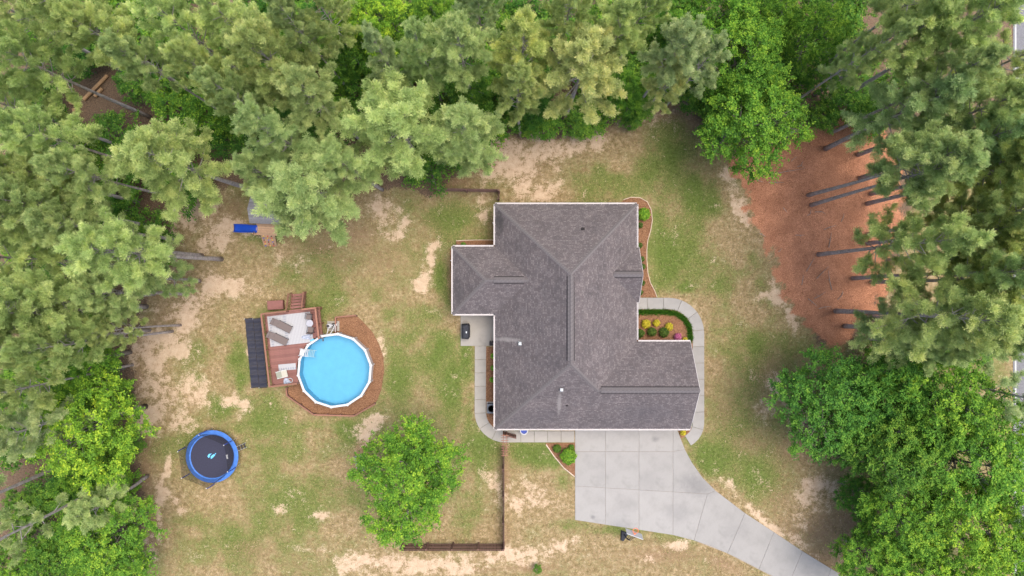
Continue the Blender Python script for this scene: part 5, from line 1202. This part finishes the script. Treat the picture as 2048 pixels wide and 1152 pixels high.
# ------------------------------------------------------------------ grill, AC, pots, hoop
r = root('covered_grill', (*ptg((931, 664), .0), .07), 0, 'black covered barbecue grill on the patio', 'grill')
r.location.x, r.location.y = G(931, 663, .9)
hw_, hl = .36, .70
lev = [(0, 1.0, 1.0), (.75, 1.0, 1.0), (.92, .94, .97), (1.08, .72, .9), (1.14, .4, .8)]; mb = MB(); vs = []
for z, fx, fy in lev:
    vs += [(-hw_ * fx, -hl * fy * .93, z), (hw_ * .7 * fx, -hl * fy, z), (hw_ * fx, -hl * fy * .72, z), (hw_ * fx, hl * fy * .72, z), (hw_ * .7 * fx, hl * fy, z), (-hw_ * fx, hl * fy * .93, z)]
fs = [(a * 6 + i, a * 6 + (i + 1) % 6, (a + 1) * 6 + (i + 1) % 6, (a + 1) * 6 + i) for a in range(4) for i in range(6)] + [tuple(range(24, 30))]
mb.add(vs, fs); mb.build('cover', M_black, r); MB().box((.1, -.05, 1.15), (.1, .16, .02)).build('badge', M_galv, r)
MB().tube([(-.3, .78, .02), (-.1, .95, .03), (.1, .8, .03), (.3, .75, .02)], .015, 5).build('hose', M_twig, r)
r = root('air_conditioner', (*G(983, 817, .6), .035), 0, 'dark blue-grey air conditioner unit against the west wall', 'air conditioner')
MB().box((0, 0, .35), (.74, .86, .7), bev=.03).build('cabinet', simple('grey_cabinet', (.10, .12, .15), .5, .1, 3), r)
for k in range(6): MB().lathe((0, 0, .70), [(.06 + k * .05, 0), (.075 + k * .05, 0), (.075 + k * .05, .012), (.06 + k * .05, .012)], 20).build('grille_ring', M_vent, r)
MB().box((0, 0, -.01), (.95, 1.05, .05)).build('pad', M_conc2, r)
r = root('planter_pot', (*G(1048, 861.5, .45), .055), 0, 'round white and blue pot under the south eave', 'pot')
MB().lathe((0, 0, 0), [(.2, 0), (.34, .34), (.37, .36), (.37, .42), (.30, .42), (.28, .36)], 20).build('bowl', M_plwhite, r); MB().disc((0, 0), .285, .37, 20).build('lining', M_dkblue, r)
r = root('hose_reel', (*G(984, 687, .5), .07), 0, 'dark hose reel on the patio against the house', 'hose reel')
MB().tube([(-.02, -.16, .32), (-.02, .16, .32)], .22, 12).build('drum', M_vent, r); MB().box((-.02, 0, .05), (.4, .44, .06)).build('base', M_vent, r); MB().tube([(-.02, .12, .5), (-.1, .5, .02), (-.2, .7, .02), (-.05, .95, .02)], .018, 5).build('hose', M_twig, r)
# basketball hoop
bx, by = G(1248, 1071, .1)
r = root('basketball_hoop', (bx, by, 0), R(-20), 'portable basketball hoop with grey backboard at the driveway edge', 'basketball hoop')
MB().add([(-.14, -.55, 0), (.14, -.55, 0), (.42, .35, 0), (-.42, .35, 0), (-.10, -.48, .2), (.10, -.48, .2), (.32, .28, .2), (-.32, .28, .2)], [(3, 2, 1, 0), (4, 5, 6, 7), (0, 1, 5, 4), (1, 2, 6, 5), (2, 3, 7, 6), (3, 0, 4, 7)]).build('base', M_black, r)
MB().tube([(0, .1, .18), (0, .18, 1.4), (0, .42, 2.3)], .05, 8).build('pole', M_black, r)
for s in (-1, 1):
    MB().bar((s * .08, .42, 2.25), (s * .2, 1.2, 3.1), .035).build('arm', M_black, r); MB().bar((s * .08, .25, 1.75), (s * .2, 1.2, 2.75), .035).build('arm', M_black, r)
    MB().tube([(s * .36, .3, .02), (s * .4, .3, .12), (s * .3, .3, .22)], .03, 6).build('wheel', M_vent, r)
bd = MB().box((0, 1.24, 2.95), (1.5, .05, .95), rx=R(8)).build('backboard', M_greybd, r)
MB().tube([(.23 * math.cos(k * math.pi / 8), 1.55 + .23 * math.sin(k * math.pi / 8), 3.0) for k in range(17)], .02, 6).build('rim', M_orange, r)
MB().box((0, 1.29, 3.0), (.14, .1, .1)).build('rim_bracket', M_orange, bd)
mbn = MB()
for k in range(12):
    a = k * math.pi / 6; mbn.tube([(.22 * math.cos(a), 1.55 + .22 * math.sin(a), 2.99), (.14 * math.cos(a + .4), 1.55 + .14 * math.sin(a + .4), 2.62)], .007, 4)
mbn.build('net', M_orange, r)
# garden bench beneath the yard tree
r = root('garden_bench', (*G(722, 925, .4), 0), R(-74), 'weathered grey slatted bench half under the yard tree', 'bench')
for k in range(5): MB().box((0, -.2 + k * .1, .43), (1.5, .08, .03)).build('seat_slat', M_greywood, r)
for k in range(4): MB().box((0, -.28 - k * .03, .55 + k * .1), (1.5, .03, .08)).build('back_slat', M_greywood, r)
for s in (-1, 1):
    for yy in (-.22, .2): MB().box((s * .68, yy, .21), (.07, .07, .42)).build('leg', M_greywood, r)
    MB().box((s * .68, -.3, .65), (.06, .06, .55)).build('back_post', M_greywood, r); MB().box((s * .7, -.02, .62), (.07, .55, .04)).build('arm_rest', M_greywood, r)

# ------------------------------------------------------------------ playset
ps = root('playset', (*G(540, 445, 0), 0), R(-2), 'wooden playset with blue slide, climbing wall and plank roof under the pine', 'playset')
SP = FPX / CAM_H
def pl_(px, py, h):
    x, y = G(px, py, h); q = Matrix.Rotation(R(2), 3, 'Z') @ (Vector((x, y, 0)) - Vector((ps.location.x, ps.location.y, 0))); return Vector((q.x, q.y, h))
fz = 1.5
c0 = pl_(512, 470, fz); c1 = pl_(568, 400, fz)
x0, x1, y0, y1 = c0.x, c1.x, c0.y, c1.y
nbp = 16
for k in range(nbp): MB().box(((x0 + x1) / 2, y0 + (k + .5) * (y1 - y0) / nbp, fz), (x1 - x0, (y1 - y0) / nbp - .015, .04)).build('floor_board', M_pine_wood, ps)
for xx in (x0 + .05, x1 - .05):
    for yy in (y0 + .05, (y0 + y1) / 2, y1 - .05): MB().box((xx, yy, 1.25), (.1, .1, 2.5)).build('post', M_pine_wood, ps)
for yy in (y0 + .05, y1 - .05):
    MB().box(((x0 + x1) / 2, yy, 2.2), (x1 - x0, .05, .1)).build('rail', M_pine_wood, ps)
MB().box((x0 + .03, (y0 + y1) / 2, 1.42), (.05, y1 - y0, .14)).build('rail', M_pine_wood, ps)
# roof over the rear half
ryc = (y0 + .95 + y1 + .1) / 2; rh = (y1 + .1 - y0 - .95) / 2
for s in (-1, 1):
    for k in range(7):
        t = (k + .5) / 7
        MB().box(((x0 + x1) / 2, ryc + s * rh * (1 - t), 2.55 + .62 * t), (x1 - x0 + .4, rh / 7 * 1.25, .03), rx=-s * math.atan2(.62, rh)).build('roof_plank', M_greywood, ps)
# slide
sl0 = pl_(514, 458, fz + .1); sl1 = pl_(469, 456.5, .25)
mb = MB(); n = 14; vs = []
for i in range(n):
    t = i / (n - 1); p = sl0.lerp(sl1, t); p.z = fz + .05 - (fz - .2) * (t ** 1.0 if t < .85 else .85 + (t - .85) * .35)
    wv_ = .30 if t < .2 else .30 + .05 * math.sin((t - .2) * 3)
    for yy, dz in ((-wv_, .22), (-wv_ * .9, .05), (-.12, 0), (.12, 0), (wv_ * .9, .05), (wv_, .22)): vs.append((p.x, p.y + yy, p.z + dz))
fs = [(i * 6 + k, i * 6 + k + 1, (i + 1) * 6 + k + 1, (i + 1) * 6 + k) for i in range(n - 1) for k in range(5)]
mb.add(vs, fs); so = mb.build('slide', M_slide, ps, smooth=True); sm = so.modifiers.new('thick', 'SOLIDIFY'); sm.thickness = .03
# climbing wall
cw0a, cw0b, cw1a, cw1b = pl_(521, 470, fz), pl_(549, 470, fz), pl_(528, 493, .05), pl_(554, 493, .05)
for k in range(6):
    t0, t1 = k / 6 + .008, (k + 1) / 6 - .008
    a, b, c, d = cw0a.lerp(cw1a, t0), cw0b.lerp(cw1b, t0), cw0b.lerp(cw1b, t1), cw0a.lerp(cw1a, t1); dn = Vector((0, .03, -.03))
    wbd = MB().add([a, b, c, d, a + dn, b + dn, c + dn, d + dn], [(3, 2, 1, 0), (4, 5, 6, 7), (0, 1, 5, 4), (1, 2, 6, 5), (2, 3, 7, 6), (3, 0, 4, 7)]).build('climbing_board', M_pine_wood, ps)
    for j in range(3):
        q = a.lerp(b, .18 + .3 * j + rs.uniform(-.06, .06)).lerp(c.lerp(d, 1 - (.18 + .3 * j)), .5)
        MB().lathe((q.x, q.y - .02, q.z), [(.055, 0), (.06, .03), (.03, .06)], 7).build('climbing_hold', [M_yel, M_red, M_vent, M_slide][(k * 3 + j) % 4], wbd)
p = pl_(556, 458, 1.9); MB().box((p.x, p.y, p.z), (.3, .26, .34), bev=.04).build('telescope_box', M_plwhite, ps)
MB().bar((p.x, p.y, fz), (p.x, p.y, p.z - .1), .05).build('stand', M_pine_wood, ps)
pb0 = pl_(509, 460, 2.0); MB().tube([pl_(508, 463, 1.4), pl_(508, 469, 2.3), pl_(516, 470, 2.3)], .035, 6).build('grab_bar', M_pine_wood, ps)

# ------------------------------------------------------------------ logs, stones, sticks
def log_(ax, ay, bx_, by_, rad, label, mat=M_log, z=None, group='cut logs in the woods'):
    a = Vector((*ptg((ax, ay)), rad if z is None else z)); b = Vector((*ptg((bx_, by_)), rad if z is None else z)); m = a.lerp(b, .5); m0 = Vector((m.x, m.y, 0))
    r = root('cut_log', m0, 0, label, 'log', group)
    MB().tube([a - m0, a.lerp(b, .3) - m0 + Vector((0, 0, .01)), a.lerp(b, .7) - m0, b - m0], [rad, rad * .97, rad * .93, rad * .9], 10).build('timber', mat, r)
    d = (b - a).normalized(); 
    for q, s in ((a, -1), (b, 1)): MB().tube([q - m0 + d * s * .001, q - m0 + d * s * .012], rad * .88, 10).build('cut_end', M_log, r)
log_(170, 200, 217, 152, .17, 'longest pale sawn log in the upper left clearing'); log_(192, 194, 206, 178, .17, 'short pale log beside the longest log'); log_(118, 234, 133, 214, .17, 'pale log at the lower end of the upper left log pile')
log_(148, 218, 153, 240, .12, 'thin pale log lying upright below the log pile'); log_(141, 206, 160, 212, .13, 'small pale log across the middle of the log pile'); log_(62, 218, 71, 234, .10, 'thin log near the left edge of the woods'); log_(1421, 120, 1437, 138, .22, 'pale log between the broadleaf trees north of the yard')
for k, (ax, ay, bx_, by_) in enumerate(((240, 26, 246, -20), (254, 36, 258, -20), (268, 40, 270, -20), (279, 20, 281, -20))):
    log_(ax, ay, bx_, by_, .19, ['first', 'second', 'third', 'last'][k] + ' grey log from the left in the row at the top edge', M_bark, group='grey logs at the top edge')
rg = random.Random(4)
STN = ((250, 985, .42, 'largest brown boulder at the wood edge below the trampoline'), (243, 1005, .30, 'middle brown stone of the wood edge pile'), (258, 1006, .34, 'round brown stone nearest the lawn in the wood edge pile'), (252, 1026, .28, 'lowest brown stone of the wood edge pile'), (236, 1020, .25, 'small stone on the wood side of the pile'), (248, 970, .22, 'small brown stone at the top of the wood edge pile'))
for px_, py_, rad, lb in STN:
    mb = MB(); n = 9; prof = [(.75, -.12), (1, .2), (.8, .5), (.35, .68)]
    vs = [(rad * f * math.cos(k * 6.283 / n) * rg.uniform(.82, 1.12), rad * f * math.sin(k * 6.283 / n) * rg.uniform(.82, 1.12), rad * z * rg.uniform(.9, 1.1)) for f, z in prof for k in range(n)]
    fs = [(i * n + k, i * n + (k + 1) % n, (i + 1) * n + (k + 1) % n, (i + 1) * n + k) for i in range(3) for k in range(n)] + [tuple(range(27, 36))]
    mb.add(vs, fs); o = mb.build('fieldstone', M_stone, None, (*ptg((px_, py_)), .0)); tag(o, lb, 'stone', 'stones at the wood edge')
STK = []
SK = [(1588, 318, 40, 14), (1575, 343, 10, 70), (1520, 362, -20, 14), (1552, 365, 0, 30), (1600, 328, 45, 16), (1618, 425, 60, 14), (1640, 426, -10, 22), (1660, 480, 80, 30), (1685, 435, 70, 18), (1620, 530, 60, 30), (1645, 545, 45, 34), (1660, 560, 100, 40), (1640, 590, 30, 26), (1605, 560, 80, 20), (1525, 470, -30, 14), (1650, 615, 10, 26), (1560, 500, 45, 10), (1600, 470, 0, 18), (1680, 590, 60, 22), (1625, 605, -40, 24), (1540, 340, 60, 16), (1660, 455, 20, 26), (1700, 620, 30, 20), (1570, 420, -50, 12)]
for sx_, sy_, an, ln in SK:
    a = R(an); dx, dy = math.cos(a) * ln / 2, -math.sin(a) * ln / 2
    P_ = [Vector((*ptg((sx_ - dx, sy_ - dy)), .03)), Vector((*ptg((sx_ + rg.uniform(-3, 3), sy_ + rg.uniform(-3, 3))), .05)), Vector((*ptg((sx_ + dx, sy_ + dy)), .03))]; o0 = Vector((P_[1].x, P_[1].y, 0))
    mb = MB(); mb.tube([p - o0 for p in P_], [.032, .026, .012], 5)
    if ln > 15:
        q = P_[1] - o0; mb.tube([q, q + Vector((rg.uniform(-.4, .4), rg.uniform(-.4, .4), .04))], [.02, .006], 4)
    o = mb.build('fallen_stick', M_twig, None, o0); tag(o, 'pale fallen stick lying on the red pine straw', 'stick', 'fallen sticks on the pine straw'); STK.append((sy_, o))

ORD = 'topmost second third fourth fifth sixth seventh eighth ninth tenth eleventh twelfth thirteenth fourteenth fifteenth sixteenth seventeenth eighteenth nineteenth twentieth'.split() + ['twenty-first', 'twenty-second', 'twenty-third', 'lowest']
for i_, (q_, o) in enumerate(sorted(STK, key=lambda q: q[0])): o['label'] = 'pale fallen stick on the red pine straw, ' + ORD[i_] + ('' if i_ in (0, 23) else ' from the top')
# ------------------------------------------------------------------ grass, straw and litter as stuff
def blades():
    rng = np.random.default_rng(8); n = 230000
    px = rng.uniform(240, 1830, n); py = rng.uniform(190, 1160, n)
    lawn, straw, sand, dirt, green = cover(px, py)
    ok = (lawn > .5) & (straw < .5) & (rng.uniform(0, 1, n) > np.clip(sand * 1.6, 0, .97)) & (rng.uniform(0, 1, n) > dirt * .6)
    # keep off house, slabs, beds
    def off(poly, m=2):
        return poly_sd(px, py, poly) < -m
    hp = [PX(x, y, 0) for x, y in [(We, Ne), (Ee, Ne), (Ee, Gn), (Gx, Gn), (Gx, Se), (We, Se), (We, Lb), (Lw, Lb), (Lw, Lt), (We, Lt)]]
    ok &= off(hp, 4) & off(DRB) & off(MULP, 1) & off([(915, 600), (1000, 600), (1000, 695), (915, 695)]) & off([(520, 618), (640, 608), (640, 780), (538, 780)]) & off([(484, 630), (530, 630), (540, 780), (495, 782)])
    for ln, w_ in ((E, 14), (Wk, 14)):
        P = np.array(ln)
        for a, b in zip(P, P[1:]):
            e = b - a; t = np.clip(((px - a[0]) * e[0] + (py - a[1]) * e[1]) / max(1e-6, e @ e), 0, 1)
            ok &= np.hypot(px - a[0] - t * e[0], py - a[1] - t * e[1]) > w_
    ok &= off([(1240, 390), (1316, 390), (1316, 690), (1395, 700), (1395, 600), (1240, 600)], 0) | (px < 1240)
    ok &= ~((px > 1240) & (px < 1314) & (py > 392) & (py < 700)) & ~((px > 1250) & (px < 1395) & (py > 596) & (py < 700)) & ~((px > 1088) & (px < 1152) & (py > 884) & (py < 955)) & ~((px > 945) & (px < 1010) & (py > 685) & (py < 885))
    ok &= np.hypot(px - 669, py - 741) > 82
    px, py, green, dirt = px[ok], py[ok], green[ok], dirt[ok]; n = len(px)
    gx = (px - 1024) * CAM_H / FPX; gy = (576 - py) * CAM_H / FPX
    g = np.clip((green - .2) / .7 + rng.normal(scale=.25, size=n), 0, 1)[:, None]
    c = (1 - g) * np.array([.29, .225, .11]) + g * np.array([.105, .14, .028]); c *= rng.uniform(.55, 1.4, (n, 1))
    az = rng.uniform(0, 6.283, n); L_ = rng.uniform(.07, .17, n); el = rng.uniform(.15, 1.0, n)
    d = np.stack([np.cos(az) * np.cos(el), np.sin(az) * np.cos(el), np.sin(el)], 1); s = np.stack([-np.sin(az), np.cos(az), 0 * az], 1)
    p = np.stack([gx, gy, np.full(n, -.005)], 1); w_ = rng.uniform(.015, .04, (n, 1))
    t = np.stack([p - s * w_, p + s * w_, p + d * L_[:, None]], 1)
    m, N, L, P = nt('grass_blades'); at = N.new('ShaderNodeAttribute'); at.attribute_name = 'blade_color'; L.new(at.outputs['Color'], P.inputs['Base Color']); P.inputs['Roughness'].default_value = .8; P.inputs['Specular IOR Level'].default_value = .15
    o = link('lawn_grass', soup('lawn_grass', t, None, m, c)); tag(o, 'short patchy grass covering the yard', 'grass', kind='stuff')
    # straw and leaf litter
    n = 90000; px = rng.uniform(0, 1830, n); py = rng.uniform(0, 1152, n); lawn, straw, sand, dirt, green = cover(px, py); ok = (straw > .5) | (lawn < .4)
    ok &= ~((px > 1150) & (py > 850)); px, py, straw = px[ok], py[ok], straw[ok][:, None]; n = len(px)
    gx = (px - 1024) * CAM_H / FPX; gy = (576 - py) * CAM_H / FPX; az = rng.uniform(0, 6.283, n)
    d = np.stack([np.cos(az), np.sin(az), rng.uniform(-.1, .3, n)], 1); s = np.stack([-np.sin(az), np.cos(az), rng.uniform(-.3, .3, n)], 1)
    L_ = rng.uniform(.08, .22, (n, 1)); w_ = rng.uniform(.008, .03, (n, 1)); p = np.stack([gx, gy, np.full(n, .005)], 1)
    t = np.stack([p - s * w_, p + s * w_, p + d * L_], 1)
    c = straw * np.array([.36, .165, .085]) + (1 - straw) * np.array([.17, .10, .06]); c = c * rng.uniform(.4, 1.5, (n, 1))
    o = link('pine_straw', soup('pine_straw', t, None, m, c)); tag(o, 'fallen needles and dead leaves on the woodland floor', 'pine straw', kind='stuff')
blades()

# ------------------------------------------------------------------ labels of the trees: one per tree, told by kind and place
from collections import defaultdict
bins = defaultdict(list)
for r_, word, noun, (ax, ay) in TREES:
    ax = min(2047, max(0, ax)); ay = min(1151, max(0, ay))
    colw = ['far left', 'left', 'centre left', 'centre right', 'right', 'far right'][int(ax / 341.4)]
    roww = ['top', 'upper', 'middle', 'lower', 'bottom'][int(ay / 230.5)]
    bins[(word, noun, roww + ' ' + colw)].append((ax, ay, r_))
ordn = ['leftmost'] + [w_ + ' from left' for w_ in 'second third fourth fifth sixth seventh eighth ninth tenth eleventh twelfth thirteenth fourteenth fifteenth sixteenth seventeenth eighteenth nineteenth twentieth'.split()]
for (word, noun, reg), lst in bins.items():
    lst.sort(key=lambda q: q[0]); n = len(lst)
    for i, (ax, ay, r_) in enumerate(lst):
        r_['label'] = f'{word} {noun}, {reg} of picture' + ('' if n == 1 else f', {ordn[i]} there')
